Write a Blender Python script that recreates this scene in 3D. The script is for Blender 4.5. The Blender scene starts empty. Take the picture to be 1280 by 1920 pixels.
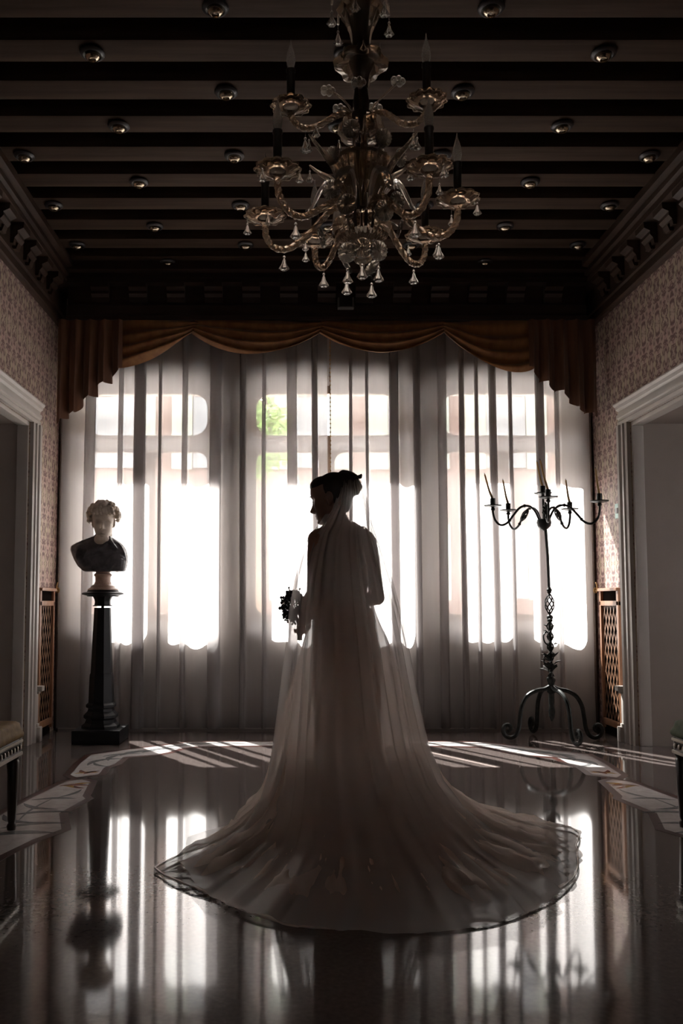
import bpy, bmesh, math, random
import numpy as np
from mathutils import Vector, Matrix, Quaternion, noise

random.seed(7)
sc = bpy.context.scene
COL = sc.collection
PI = math.pi

# ---------------------------------------------------------------- camera
CAM_H = 1.08
FPX = 1600.0                      # focal length in pixels of the 1280x1920 frame
PITCH = math.radians(4)
CXP, HZP = 545.0, 1130.0          # principal column, horizon row
CYP = HZP - FPX * math.tan(PITCH)
cd = bpy.data.cameras.new('camera')
cd.sensor_fit = 'VERTICAL'; cd.sensor_height = 36.0
cd.lens = 36.0 * FPX / 1920.0
cd.shift_x = (640 - CXP) / 1920.0
cd.shift_y = (CYP - 960) / 1920.0
cd.clip_start = 0.05; cd.clip_end = 300
cam = bpy.data.objects.new('camera', cd)
cam.location = (0, 0, CAM_H)
cam.rotation_euler = (PI / 2 + PITCH, 0, 0)
COL.objects.link(cam); sc.camera = cam

# ---------------------------------------------------------------- sky, sun, exposure
w = bpy.data.worlds.new('sky'); sc.world = w; w.use_nodes = True
bg = w.node_tree.nodes['Background']
bg.inputs['Color'].default_value = (1.0, 0.955, 0.965, 1)
bg.inputs['Strength'].default_value = 8.0
SUN_DIR = Vector((0.50, -0.80, -1.03)).normalized()
sd = bpy.data.lights.new('sun', 'SUN'); sd.energy = 46.0; sd.angle = math.radians(0.6)
sd.color = (1.0, 0.955, 0.94)
so = bpy.data.objects.new('sun', sd); so.location = (-6, 16, 14)
so.rotation_euler = SUN_DIR.to_track_quat('-Z', 'Y').to_euler()
COL.objects.link(so)
vs = sc.view_settings
sc.display_settings.display_device = 'sRGB'
vs.view_transform = 'Standard'; vs.look = 'None'; vs.exposure = 1.6; vs.gamma = 1.0
vs.use_curve_mapping = False
cy = sc.cycles
cy.max_bounces = 10; cy.diffuse_bounces = 5; cy.glossy_bounces = 4
cy.transmission_bounces = 8; cy.transparent_max_bounces = 32
cy.sample_clamp_indirect = 6.0; cy.caustics_reflective = False; cy.caustics_refractive = False
cy.blur_glossy = 0.5

# ---------------------------------------------------------------- helpers
def cray(px, py):
    u = (px - CXP) / FPX; v = (CYP - py) / FPX
    c, s = math.cos(PITCH), math.sin(PITCH)
    return Vector((u, c - v * s, s + v * c))
def onz(px, py, z=0.0):           # photo point -> point on the horizontal plane z
    r = cray(px, py); t = (z - CAM_H) / r.z
    return Vector((r.x * t, r.y * t, z))
def ony(px, py, Y):               # photo point -> point on the upright plane y = Y
    r = cray(px, py); t = Y / r.y
    return Vector((r.x * t, Y, CAM_H + r.z * t))

ORG = {}
def link(o): COL.objects.link(o); return o

class MB:
    """collects geometry in world coordinates and links it as one mesh object"""
    def __init__(s): s.v = []; s.f = []
    def add(s, vs, fs):
        n = len(s.v); s.v += [tuple(p) for p in vs]; s.f += [tuple(i + n for i in f) for f in fs]; return s
    def box(s, x0, x1, y0, y1, z0, z1, M=None):
        P = [(x, y, z) for x in (x0, x1) for y in (y0, y1) for z in (z0, z1)]
        if M is not None: P = [M @ Vector(p) for p in P]
        return s.add(P, [(0,1,3,2),(4,6,7,5),(0,4,5,1),(2,3,7,6),(0,2,6,4),(1,5,7,3)])
    def bbox(s, x0, x1, y0, y1, z0, z1, b=0.01, M=None):     # bevelled box
        bm = bmesh.new(); bmesh.ops.create_cube(bm, size=1)
        for v in bm.verts:
            v.co = Vector(((x0+x1)/2 + v.co.x*(x1-x0), (y0+y1)/2 + v.co.y*(y1-y0), (z0+z1)/2 + v.co.z*(z1-z0)))
        bmesh.ops.bevel(bm, geom=bm.edges[:], offset=b, segments=2, profile=0.6, affect='EDGES')
        P = [v.co.copy() for v in bm.verts]
        if M is not None: P = [M @ p for p in P]
        bm.verts.index_update()
        s.add(P, [[v.index for v in f.verts] for f in bm.faces]); bm.free(); return s
    def tube(s, pts, rad, n=8, cap=True, closed=False):
        pts = [Vector(p) for p in pts]
        if not hasattr(rad, '__len__'): rad = [rad] * len(pts)
        m = len(pts); rings = []; nrm = None
        for i, p in enumerate(pts):
            a = pts[(i-1) % m] if (closed or i > 0) else pts[i]
            b = pts[(i+1) % m] if (closed or i < m-1) else pts[i]
            t = (b - a)
            t = t.normalized() if t.length > 1e-9 else Vector((0,0,1))
            if nrm is None:
                nrm = t.orthogonal().normalized()
            else:
                nrm = nrm - t * nrm.dot(t)
                nrm = nrm.normalized() if nrm.length > 1e-6 else t.orthogonal().normalized()
            bi = t.cross(nrm)
            rings.append([p + (nrm*math.cos(2*PI*k/n) + bi*math.sin(2*PI*k/n))*rad[i] for k in range(n)])
        vs = [q for r in rings for q in r]; fs = []
        for i in range(m if closed else m-1):
            j = (i+1) % m
            for k in range(n):
                fs.append((i*n+k, i*n+(k+1)%n, j*n+(k+1)%n, j*n+k))
        if cap and not closed:
            fs.append(tuple(range(n-1,-1,-1))); fs.append(tuple((m-1)*n+k for k in range(n)))
        return s.add(vs, fs)
    def lathe(s, prof, c=(0,0,0), n=24, ph=0.0, wob=None, cap=True):
        cx, cy_, cz = c; vs = []; fs = []; m = len(prof)
        for i, (r, z) in enumerate(prof):
            for k in range(n):
                a = ph + 2*PI*k/n
                rr = r * (wob(a, i/(m-1)) if wob else 1)
                vs.append((cx + rr*math.cos(a), cy_ + rr*math.sin(a), cz + z))
        for i in range(m-1):
            for k in range(n):
                fs.append((i*n+k, i*n+(k+1)%n, (i+1)*n+(k+1)%n, (i+1)*n+k))
        if cap:
            if prof[0][0] > 1e-4: fs.append(tuple(range(n-1,-1,-1)))
            if prof[-1][0] > 1e-4: fs.append(tuple((m-1)*n+k for k in range(n)))
        return s.add(vs, fs)
    def ell(s, c, r, nu=14, nv=9, R=None):
        if not hasattr(r, '__len__'): r = (r, r, r)
        c = Vector(c); vs = []; fs = []
        for i in range(1, nv):
            th = PI*i/nv
            for k in range(nu):
                a = 2*PI*k/nu
                p = Vector((r[0]*math.sin(th)*math.cos(a), r[1]*math.sin(th)*math.sin(a), r[2]*math.cos(th)))
                vs.append(c + (R @ p if R is not None else p))
        for zz in (1, -1):
            p = Vector((0,0,r[2]*zz)); vs.append(c + (R @ p if R is not None else p))
        top, bot = len(vs)-2, len(vs)-1
        for i in range(nv-2):
            for k in range(nu):
                fs.append((i*nu+k, (i+1)*nu+k, (i+1)*nu+(k+1)%nu, i*nu+(k+1)%nu))
        for k in range(nu):
            fs.append((top, k, (k+1)%nu)); fs.append((bot, (nv-2)*nu+(k+1)%nu, (nv-2)*nu+k))
        return s.add(vs, fs)
    def prism(s, poly, axis, a, b):       # poly of 2-D points swept along axis 0/1/2 from a to b
        n = len(poly)
        def P(p, t):
            q = [0,0,0]; o = [i for i in range(3) if i != axis]
            q[axis] = t; q[o[0]] = p[0]; q[o[1]] = p[1]; return tuple(q)
        vs = [P(p, a) for p in poly] + [P(p, b) for p in poly]
        fs = [(i, (i+1)%n, n+(i+1)%n, n+i) for i in range(n)] + [tuple(range(n-1,-1,-1)), tuple(range(n,2*n))]
        return s.add(vs, fs)
    def grid(s, P):                       # P[i][j] points -> open sheet
        m, n = len(P), len(P[0])
        return s.add([q for r in P for q in r], [(i*n+j, i*n+j+1, (i+1)*n+j+1, (i+1)*n+j) for i in range(m-1) for j in range(n-1)])
    def xf(s, M): s.v = [tuple(M @ Vector(p)) for p in s.v]; return s
    def mesh(s, name, mat, smooth=40, org=(0,0,0)):
        me = bpy.data.meshes.new(name)
        o = Vector(org)
        me.from_pydata([tuple(Vector(p) - o) for p in s.v], [], s.f)
        bm = bmesh.new(); bm.from_mesh(me); bmesh.ops.recalc_face_normals(bm, faces=bm.faces[:]); bm.to_mesh(me); bm.free()
        if smooth:
            me.shade_smooth(); me.set_sharp_from_angle(angle=math.radians(smooth))
        if mat: me.materials.append(mat)
        return me
    def build(s, name, mat, parent=None, smooth=40, org=None):
        if parent is not None: org = ORG[parent.name]
        elif org is None: org = (0,0,0)
        o = bpy.data.objects.new(name, s.mesh(name, mat, smooth, org))
        link(o)
        if parent is not None: o.parent = parent
        else: o.location = org
        ORG[o.name] = Vector(org)
        return o

def thing(name, label, cat, loc, group=None):
    o = bpy.data.objects.new(name, None); o.empty_display_size = 0.1
    o.location = loc; link(o); ORG[o.name] = Vector(loc)
    o['label'] = label; o['category'] = cat
    if group: o['group'] = group
    return o
def tag(o, label, cat, group=None):
    o['label'] = label; o['category'] = cat
    if group: o['group'] = group
    return o
def struct(o, label=None):
    o['kind'] = 'structure'
    if label: o['label'] = label
    return o
def sempty(name, loc=(0,0,0), label=None):
    o = bpy.data.objects.new(name, None); o.location = loc; link(o); ORG[o.name] = Vector(loc)
    return struct(o, label)
def child_copy(src, name, parent, M=None):      # another object sharing src's mesh
    o = src.copy(); o.name = name; link(o); o.parent = parent
    if M is not None: o.matrix_local = M
    ORG[o.name] = ORG[parent.name]
    return o
def lerp(a, b, t): return a + (b - a) * t
def interp(x, tab):
    return float(np.interp(x, [t[0] for t in tab], [t[1] for t in tab]))
def smooth_path(pts, n=8, closed=False):        # Catmull-Rom
    P = [Vector(p) for p in pts]; out = []; m = len(P)
    for i in range(m if closed else m-1):
        if closed: a, b, c, d = P[(i-1)%m], P[i], P[(i+1)%m], P[(i+2)%m]
        else: a, b, c, d = P[max(i-1,0)], P[i], P[i+1], P[min(i+2,m-1)]
        for k in range(n):
            t = k/n
            out.append(0.5*((2*b) + (c-a)*t + (2*a-5*b+4*c-d)*t*t + (3*b-a-3*c+d)*t**3))
    if not closed: out.append(P[-1])
    return out
def plate(outer, holes, y0, y1, res=None):
    """flat board in the xz plane with holes, between y0 and y1 -> MB"""
    cu = bpy.data.curves.new('tmp', 'CURVE'); cu.dimensions = '2D'; cu.fill_mode = 'BOTH'
    cu.extrude = abs(y1-y0)/2
    for poly in [outer] + holes:
        sp = cu.splines.new('POLY'); sp.points.add(len(poly)-1)
        for i, p in enumerate(poly): sp.points[i].co = (p[0], p[1], 0, 1)
        sp.use_cyclic_u = True
    ob = bpy.data.objects.new('tmp', cu); link(ob)
    dg = bpy.context.evaluated_depsgraph_get()
    me = bpy.data.meshes.new_from_object(ob.evaluated_get(dg))
    m = MB()
    ym = (y0+y1)/2
    m.add([(v.co.x, ym - v.co.z, v.co.y) for v in me.vertices], [tuple(p.vertices) for p in me.polygons])
    bpy.data.objects.remove(ob); bpy.data.curves.remove(cu); bpy.data.meshes.remove(me)
    return m
def rrect(x0, x1, z0, z1, r, k=5):
    P = []
    for cx, cz, a0 in ((x1-r, z1-r, 0), (x0+r, z1-r, 90), (x0+r, z0+r, 180), (x1-r, z0+r, 270)):
        for i in range(k+1):
            a = math.radians(a0 + 90*i/k); P.append((cx + r*math.cos(a), cz + r*math.sin(a)))
    return P
def remesh(mb, voxel, smooth_it=2, name='tmp', flt=0.5):
    """fuse overlapping closed shapes into one continuous surface -> MB"""
    me = mb.mesh(name, None, 0)
    ob = bpy.data.objects.new(name, me); link(ob)
    md = ob.modifiers.new('r', 'REMESH'); md.mode = 'VOXEL'; md.voxel_size = voxel
    if smooth_it:
        sm = ob.modifiers.new('s', 'SMOOTH'); sm.iterations = smooth_it; sm.factor = flt
    dg = bpy.context.evaluated_depsgraph_get()
    m2 = bpy.data.meshes.new_from_object(ob.evaluated_get(dg))
    out = MB(); out.add([v.co.copy() for v in m2.vertices], [tuple(p.vertices) for p in m2.polygons])
    bpy.data.objects.remove(ob); bpy.data.meshes.remove(me); bpy.data.meshes.remove(m2)
    return out

# ---------------------------------------------------------------- materials
def nodes_of(name):
    m = bpy.data.materials.new(name); m.use_nodes = True
    nt = m.node_tree; return m, nt, nt.nodes['Principled BSDF']
def nn(nt, t, **kw):
    n = nt.nodes.new(t)
    for k, v in kw.items(): setattr(n, k, v)
    return n
def ramp(nt, fac, stops):
    r = nn(nt, 'ShaderNodeValToRGB')
    e = r.color_ramp.elements
    while len(e) < len(stops): e.new(0.5)
    for i, (p, c) in enumerate(stops):
        e[i].position = p; e[i].color = (*c, 1) if len(c) == 3 else c
    nt.links.new(fac, r.inputs[0]); return r.outputs[0]
def texco(nt, scale=(1,1,1), rot=(0,0,0)):
    tc = nn(nt, 'ShaderNodeTexCoord'); mp = nn(nt, 'ShaderNodeMapping')
    mp.inputs['Scale'].default_value = scale; mp.inputs['Rotation'].default_value = rot
    nt.links.new(tc.outputs['Object'], mp.inputs[0]); return mp.outputs[0]
def noise_tex(nt, vec, scale, detail=3, rough=0.5, dist=0.0):
    n = nn(nt, 'ShaderNodeTexNoise'); n.inputs['Scale'].default_value = scale
    n.inputs['Detail'].default_value = detail; n.inputs['Roughness'].default_value = rough
    n.inputs['Distortion'].default_value = dist
    nt.links.new(vec, n.inputs['Vector']); return n.outputs['Fac']
def bump(nt, b, h, strength=0.3, dist=0.01):
    n = nn(nt, 'ShaderNodeBump'); n.inputs['Strength'].default_value = strength; n.inputs['Distance'].default_value = dist
    nt.links.new(h, n.inputs['Height']); nt.links.new(n.outputs[0], b.inputs['Normal'])
def mat_noise(name, c1, c2, scale=8, rough=0.5, metal=0.0, stretch=(1,1,1), bmp=0.1, detail=4, spec=0.5, sheen=0.0, dist=0.0):
    m, nt, b = nodes_of(name)
    v = texco(nt, stretch); f = noise_tex(nt, v, scale, detail, 0.55, dist)
    nt.links.new(ramp(nt, f, [(0.3, c1), (0.7, c2)]), b.inputs['Base Color'])
    b.inputs['Roughness'].default_value = rough; b.inputs['Metallic'].default_value = metal
    b.inputs['Specular IOR Level'].default_value = spec
    b.inputs['Sheen Weight'].default_value = sheen
    if bmp: bump(nt, b, f, bmp)
    return m
def mat_cloth(name, col, density, transl=0.6, weave=0.0, gloss=0.0, grough=0.4):
    """thin see-through cloth: the open share lets light straight through, the threads scatter it"""
    m = bpy.data.materials.new(name); m.use_nodes = True; nt = m.node_tree; nt.nodes.clear()
    out = nn(nt, 'ShaderNodeOutputMaterial')
    tr = nn(nt, 'ShaderNodeBsdfTransparent'); df = nn(nt, 'ShaderNodeBsdfDiffuse'); tl = nn(nt, 'ShaderNodeBsdfTranslucent')
    df.inputs[0].default_value = (*col, 1); tl.inputs[0].default_value = (*col, 1)
    m1 = nn(nt, 'ShaderNodeMixShader'); m1.inputs[0].default_value = transl
    nt.links.new(df.outputs[0], m1.inputs[1]); nt.links.new(tl.outputs[0], m1.inputs[2])
    m2 = nn(nt, 'ShaderNodeMixShader'); m2.inputs[0].default_value = density
    if weave:
        v = texco(nt, (1, 1, 0.05)); f = noise_tex(nt, v, 60, 2)
        mr = nn(nt, 'ShaderNodeMapRange'); mr.inputs['To Min'].default_value = density - weave; mr.inputs['To Max'].default_value = density + weave
        nt.links.new(f, mr.inputs['Value']); nt.links.new(mr.outputs[0], m2.inputs[0])
    if gloss:                                 # silky threads
        gl = nn(nt, 'ShaderNodeBsdfGlossy'); gl.inputs['Color'].default_value = (*col, 1); gl.inputs['Roughness'].default_value = grough
        m3 = nn(nt, 'ShaderNodeMixShader'); m3.inputs[0].default_value = gloss
        nt.links.new(m1.outputs[0], m3.inputs[1]); nt.links.new(gl.outputs[0], m3.inputs[2]); m1 = m3
    nt.links.new(tr.outputs[0], m2.inputs[1]); nt.links.new(m1.outputs[0], m2.inputs[2])
    nt.links.new(m2.outputs[0], out.inputs[0])
    return m

M = {}
M['beam_wood'] = mat_noise('beam_wood', (0.040,0.024,0.016), (0.068,0.043,0.030), 6, 0.75, stretch=(0.25,4,4), bmp=0.15, spec=0.12)
M['plank_wood'] = mat_noise('plank_wood', (0.05,0.03,0.022), (0.09,0.055,0.04), 5, 0.6, stretch=(4,0.3,1), bmp=0.1)
M['cornice_wood'] = mat_noise('cornice_wood', (0.035,0.019,0.013), (0.07,0.042,0.029), 7, 0.5, stretch=(3,0.4,3), bmp=0.15, spec=0.25)
M['frieze_wood'] = mat_noise('frieze_wood', (0.025,0.012,0.009), (0.05,0.026,0.018), 7, 0.5, stretch=(0.4,3,3), bmp=0.1)
M['orange_wood'] = mat_noise('orange_wood', (0.22,0.10,0.05), (0.36,0.18,0.10), 9, 0.4, stretch=(3,3,0.5), bmp=0.1)
M['lattice_wood'] = mat_noise('lattice_wood', (0.16,0.075,0.04), (0.32,0.17,0.095), 9, 0.5, bmp=0.1)
M['slot_shade'] = mat_noise('slot_shade', (0.008,0.006,0.005), (0.012,0.009,0.008), 9, 1.0, bmp=0, spec=0.0)  # near-black: shade of the slot and lattice gaps put into the colour
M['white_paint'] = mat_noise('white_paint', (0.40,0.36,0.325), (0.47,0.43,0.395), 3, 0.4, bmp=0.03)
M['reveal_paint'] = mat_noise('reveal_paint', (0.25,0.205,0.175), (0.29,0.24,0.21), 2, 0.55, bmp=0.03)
M['plaster_dark'] = mat_noise('plaster_dark', (0.34,0.30,0.27), (0.42,0.38,0.34), 3, 0.8, bmp=0.1)
M['plaster_white'] = mat_noise('plaster_white', (0.66,0.62,0.58), (0.74,0.70,0.66), 3, 0.8, bmp=0.05)
M['plaster'] = mat_noise('plaster', (0.35,0.30,0.26), (0.42,0.36,0.31), 3, 0.8, bmp=0.1)
M['window_wood'] = mat_noise('window_wood', (0.25,0.17,0.12), (0.36,0.26,0.19), 8, 0.5, stretch=(3,3,0.5), bmp=0.1)
M['iron'] = mat_noise('iron', (0.012,0.013,0.012), (0.035,0.036,0.033), 30, 0.42, 0.7, bmp=0.25)
M['candle_wax'] = mat_noise('candle_wax', (0.42,0.24,0.08), (0.55,0.34,0.13), 12, 0.5, bmp=0.05)
M['wick'] = mat_noise('wick', (0.01,0.01,0.01), (0.02,0.02,0.02), 12, 0.9, bmp=0)
M['black_marble'] = mat_noise('black_marble', (0.006,0.006,0.007), (0.014,0.013,0.014), 5, 0.42, bmp=0, dist=2, spec=0.2)
M['dark_marble'] = mat_noise('dark_marble', (0.045,0.042,0.048), (0.13,0.12,0.13), 9, 0.25, bmp=0.02, dist=2)
M['white_marble'] = mat_noise('white_marble', (0.55,0.45,0.36), (0.72,0.62,0.52), 7, 0.35, bmp=0.03, dist=1)
M['socle_marble'] = mat_noise('socle_marble', (0.42,0.26,0.19), (0.62,0.45,0.36), 10, 0.3, bmp=0.02, dist=2)
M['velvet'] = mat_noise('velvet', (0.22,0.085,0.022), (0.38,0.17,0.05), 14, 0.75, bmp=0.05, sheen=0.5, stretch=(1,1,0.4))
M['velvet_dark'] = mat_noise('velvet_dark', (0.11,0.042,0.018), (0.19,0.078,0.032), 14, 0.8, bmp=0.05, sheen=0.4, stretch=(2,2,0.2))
M['gold_fabric'] = mat_noise('gold_fabric', (0.17,0.09,0.02), (0.27,0.155,0.045), 30, 0.7, bmp=0.1, spec=0.2)
M['green_fabric'] = mat_noise('green_fabric', (0.05,0.07,0.025), (0.09,0.11,0.045), 30, 0.7, bmp=0.1, spec=0.2)
M['chair_wood'] = mat_noise('chair_wood', (0.02,0.012,0.008), (0.05,0.028,0.018), 10, 0.3, stretch=(3,3,0.5), bmp=0.05)
M['chair_trim'] = mat_noise('chair_trim', (0.35,0.30,0.24), (0.5,0.44,0.36), 10, 0.35, 0.3, bmp=0.05)
M['chrome'] = mat_noise('chrome', (0.45,0.36,0.26), (0.6,0.5,0.38), 10, 0.18, 1.0, bmp=0)
M['spot_black'] = mat_noise('spot_black', (0.012,0.01,0.01), (0.025,0.02,0.02), 10, 0.4, bmp=0)
M['switch_green'] = mat_noise('switch_green', (0.20,0.40,0.34), (0.26,0.46,0.40), 5, 0.4, bmp=0)
M['grey_plastic'] = mat_noise('grey_plastic', (0.16,0.155,0.15), (0.2,0.195,0.19), 5, 0.5, bmp=0)
M['skin'] = mat_noise('skin', (0.26,0.15,0.12), (0.33,0.20,0.16), 6, 0.5, bmp=0.02)
M['hair'] = mat_noise('hair', (0.012,0.007,0.005), (0.035,0.02,0.014), 40, 0.45, bmp=0.25, stretch=(1,1,0.25))
M['berry'] = mat_noise('berry', (0.010,0.008,0.03), (0.03,0.022,0.07), 20, 0.35, bmp=0)
M['leaf_dark'] = mat_noise('leaf_dark', (0.015,0.025,0.02), (0.03,0.045,0.03), 20, 0.5, bmp=0.05)
M['ribbon'] = mat_noise('ribbon', (0.55,0.48,0.44), (0.65,0.58,0.52), 20, 0.4, bmp=0)
M['bodice_lace'] = mat_noise('bodice_lace', (0.66,0.56,0.50), (0.82,0.73,0.66), 60, 0.6, bmp=0.25)
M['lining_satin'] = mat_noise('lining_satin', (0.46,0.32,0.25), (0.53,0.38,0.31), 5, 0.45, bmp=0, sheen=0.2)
M['shoe_satin'] = mat_noise('shoe_satin', (0.55,0.48,0.42), (0.65,0.58,0.52), 8, 0.4, bmp=0)
M['sheer'] = mat_cloth('sheer', (0.53,0.505,0.50), 0.82, 0.62, 0.03)
M['tulle'] = mat_cloth('tulle', (0.98,0.87,0.80), 0.68, 0.80, gloss=0.06, grough=0.45)
M['tulle_fine'] = mat_cloth('tulle_fine', (0.97,0.92,0.89), 0.80, 0.22, gloss=0.35, grough=0.45)
M['veil'] = mat_cloth('veil', (0.97,0.94,0.92), 0.36, 0.72, gloss=0.08, grough=0.4)
M['tulle_hem'] = mat_cloth('tulle_hem', (0.9,0.84,0.80), 0.6, 0.45, gloss=0.3, grough=0.35)
M['rail_brass'] = mat_noise('rail_brass', (0.3,0.18,0.07), (0.45,0.28,0.12), 10, 0.35, 0.6, bmp=0)
M['pink_stucco'] = mat_noise('pink_stucco', (0.10,0.058,0.048), (0.125,0.08,0.066), 0.6, 0.9, bmp=0.1)
M['shutter'] = mat_noise('shutter', (0.16,0.18,0.15), (0.22,0.24,0.2), 3, 0.7, bmp=0)
M['far_glass'] = mat_noise('far_glass', (0.1,0.11,0.12), (0.16,0.17,0.18), 2, 0.15, bmp=0)
M['street'] = mat_noise('street', (0.55,0.52,0.49), (0.65,0.62,0.59), 1.5, 0.8, bmp=0.1)
M['foliage'] = mat_noise('foliage', (0.10,0.20,0.04), (0.22,0.34,0.08), 4, 0.6, bmp=0)
M['bark'] = mat_noise('bark', (0.12,0.08,0.05), (0.2,0.14,0.1), 8, 0.8, bmp=0.2)
M['inlay_white'] = mat_noise('inlay_white', (0.50,0.46,0.44), (0.64,0.59,0.57), 14, 0.14, bmp=0, dist=1)
M['inlay_brown'] = mat_noise('inlay_brown', (0.040,0.012,0.009), (0.065,0.022,0.016), 60, 0.30, bmp=0, spec=0.2)
M['inlay_grey'] = mat_noise('inlay_grey', (0.15,0.15,0.15), (0.23,0.23,0.23), 40, 0.22, bmp=0, spec=0.35)
M['inlay_red'] = mat_noise('inlay_red', (0.22,0.055,0.035), (0.32,0.10,0.06), 50, 0.14, bmp=0)
M['inlay_yellow'] = mat_noise('inlay_yellow', (0.34,0.22,0.07), (0.42,0.28,0.1), 50, 0.14, bmp=0)

def mat_terrazzo():
    m, nt, b = nodes_of('terrazzo')
    v = texco(nt)
    chip = noise_tex(nt, v, 55, 2, 0.5)
    chips = ramp(nt, chip, [(0.30,(0.098,0.077,0.070)), (0.5,(0.118,0.094,0.086)), (0.66,(0.132,0.107,0.098)), (0.78,(0.165,0.138,0.126))])
    big = noise_tex(nt, v, 1.6, 4)
    mx = nn(nt, 'ShaderNodeMixRGB', blend_type='MULTIPLY'); mx.inputs[0].default_value = 0.5
    nt.links.new(chips, mx.inputs[1]); nt.links.new(ramp(nt, big, [(0.3,(0.6,0.6,0.6)), (0.7,(1,1,1))]), mx.inputs[2])
    nt.links.new(mx.outputs[0], b.inputs['Base Color'])
    wear = noise_tex(nt, v, 4, 4, 0.6)
    mr = nn(nt, 'ShaderNodeMapRange'); mr.inputs['From Min'].default_value = 0.3; mr.inputs['From Max'].default_value = 0.75
    mr.inputs['To Min'].default_value = 0.05; mr.inputs['To Max'].default_value = 0.07
    nt.links.new(wear, mr.inputs['Value']); nt.links.new(mr.outputs[0], b.inputs['Roughness'])
    b.inputs['IOR'].default_value = 1.55
    return m
M['terrazzo'] = mat_terrazzo()

def mat_wallpaper():
    """damask: pale scrolling bands on a dark red ground, running in wavy upright columns"""
    m, nt, b = nodes_of('damask_wallpaper')
    tc = nn(nt, 'ShaderNodeTexCoord')
    sx = nn(nt, 'ShaderNodeSeparateXYZ'); nt.links.new(tc.outputs['Object'], sx.inputs[0])
    y, z = sx.outputs['Y'], sx.outputs['Z']
    def mth(op, a, c=None):
        n = nn(nt, 'ShaderNodeMath', operation=op)
        for i, q in enumerate((a, c)):
            if q is None: continue
            if isinstance(q, (int, float)): n.inputs[i].default_value = q
            else: nt.links.new(q, n.inputs[i])
        return n.outputs[0]
    # wavy upright columns (an ogee lattice), filled with curling scrolls outlined in dark red
    s = mth('SINE', mth('MULTIPLY', z, 2*PI/0.56))
    wob = mth('MULTIPLY', s, 0.045)
    col1 = mth('SINE', mth('MULTIPLY', mth('ADD', y, wob), 2*PI/0.24))
    col2 = mth('SINE', mth('MULTIPLY', mth('SUBTRACT', y, wob), 2*PI/0.24))
    cols = mth('MULTIPLY', col1, col2)
    cmb = nn(nt, 'ShaderNodeCombineXYZ'); nt.links.new(mth('PINGPONG', y, 0.12), cmb.inputs[0]); nt.links.new(mth('MULTIPLY', mth('PINGPONG', z, 0.28), 0.6), cmb.inputs[1])
    nz = noise_tex(nt, cmb.outputs[0], 14, 2, 0.55, 1.6)
    nz2 = noise_tex(nt, cmb.outputs[0], 30, 2, 0.6, 1.5)
    line = mth('ABSOLUTE', mth('SUBTRACT', nz, mth('ADD', 0.5, mth('MULTIPLY', cols, 0.06))))
    line2 = mth('ABSOLUTE', mth('SUBTRACT', nz2, 0.5))
    val = mth('ADD', mth('MULTIPLY', line, 7.0), mth('MULTIPLY', line2, 2.2))
    tint = ramp(nt, mth('ADD', mth('MULTIPLY', cols, 0.35), 0.5), [(0.25,(0.46,0.28,0.24)), (0.5,(0.44,0.31,0.24)), (0.8,(0.43,0.34,0.22))])
    mx = nn(nt, 'ShaderNodeMixRGB'); nt.links.new(ramp(nt, val, [(0.26,(0,0,0)), (0.62,(1,1,1))]), mx.inputs[0])
    mx.inputs[1].default_value = (0.10,0.028,0.024,1); nt.links.new(tint, mx.inputs[2])
    c = mx.outputs[0]
    nt.links.new(c, b.inputs['Base Color'])
    b.inputs['Roughness'].default_value = 0.6
    b.inputs['Sheen Weight'].default_value = 0.2
    bump(nt, b, val, 0.25, 0.004)
    return m
M['wallpaper'] = mat_wallpaper()

def mat_glasspane():
    m = bpy.data.materials.new('window_glass'); m.use_nodes = True; nt = m.node_tree; nt.nodes.clear()
    out = nn(nt, 'ShaderNodeOutputMaterial'); tr = nn(nt, 'ShaderNodeBsdfTransparent'); gl = nn(nt, 'ShaderNodeBsdfGlossy')
    tr.inputs[0].default_value = (0.93, 0.95, 0.94, 1); gl.inputs['Roughness'].default_value = 0.01
    mx = nn(nt, 'ShaderNodeMixShader'); fr = nn(nt, 'ShaderNodeFresnel'); fr.inputs[0].default_value = 1.2
    nt.links.new(fr.outputs[0], mx.inputs[0]); nt.links.new(tr.outputs[0], mx.inputs[1]); nt.links.new(gl.outputs[0], mx.inputs[2])
    nt.links.new(mx.outputs[0], out.inputs[0]); return m
M['glass'] = mat_glasspane()
def mat_murano(name, tint, rough):
    m = bpy.data.materials.new(name); m.use_nodes = True; nt = m.node_tree; nt.nodes.clear()
    out = nn(nt, 'ShaderNodeOutputMaterial'); gs = nn(nt, 'ShaderNodeBsdfGlass'); tl = nn(nt, 'ShaderNodeBsdfTranslucent'); df = nn(nt, 'ShaderNodeBsdfDiffuse')
    gs.inputs[0].default_value = (*tint, 1); gs.inputs['Roughness'].default_value = rough; gs.inputs['IOR'].default_value = 1.45
    tl.inputs[0].default_value = (*tint, 1); df.inputs[0].default_value = (*[t*0.6 for t in tint], 1)
    m1 = nn(nt, 'ShaderNodeMixShader'); m1.inputs[0].default_value = 0.2
    nt.links.new(tl.outputs[0], m1.inputs[1]); nt.links.new(df.outputs[0], m1.inputs[2])
    m2 = nn(nt, 'ShaderNodeMixShader'); m2.inputs[0].default_value = 0.78
    nt.links.new(m1.outputs[0], m2.inputs[1]); nt.links.new(gs.outputs[0], m2.inputs[2])
    nt.links.new(m2.outputs[0], out.inputs[0]); return m
M['murano'] = mat_murano('murano', (0.98, 0.88, 0.78), 0.04)
M['murano_clear'] = mat_murano('murano_clear', (0.97, 0.93, 0.88), 0.03)
M['bulb'] = mat_murano('bulb', (0.8, 0.75, 0.7), 0.2)
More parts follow.
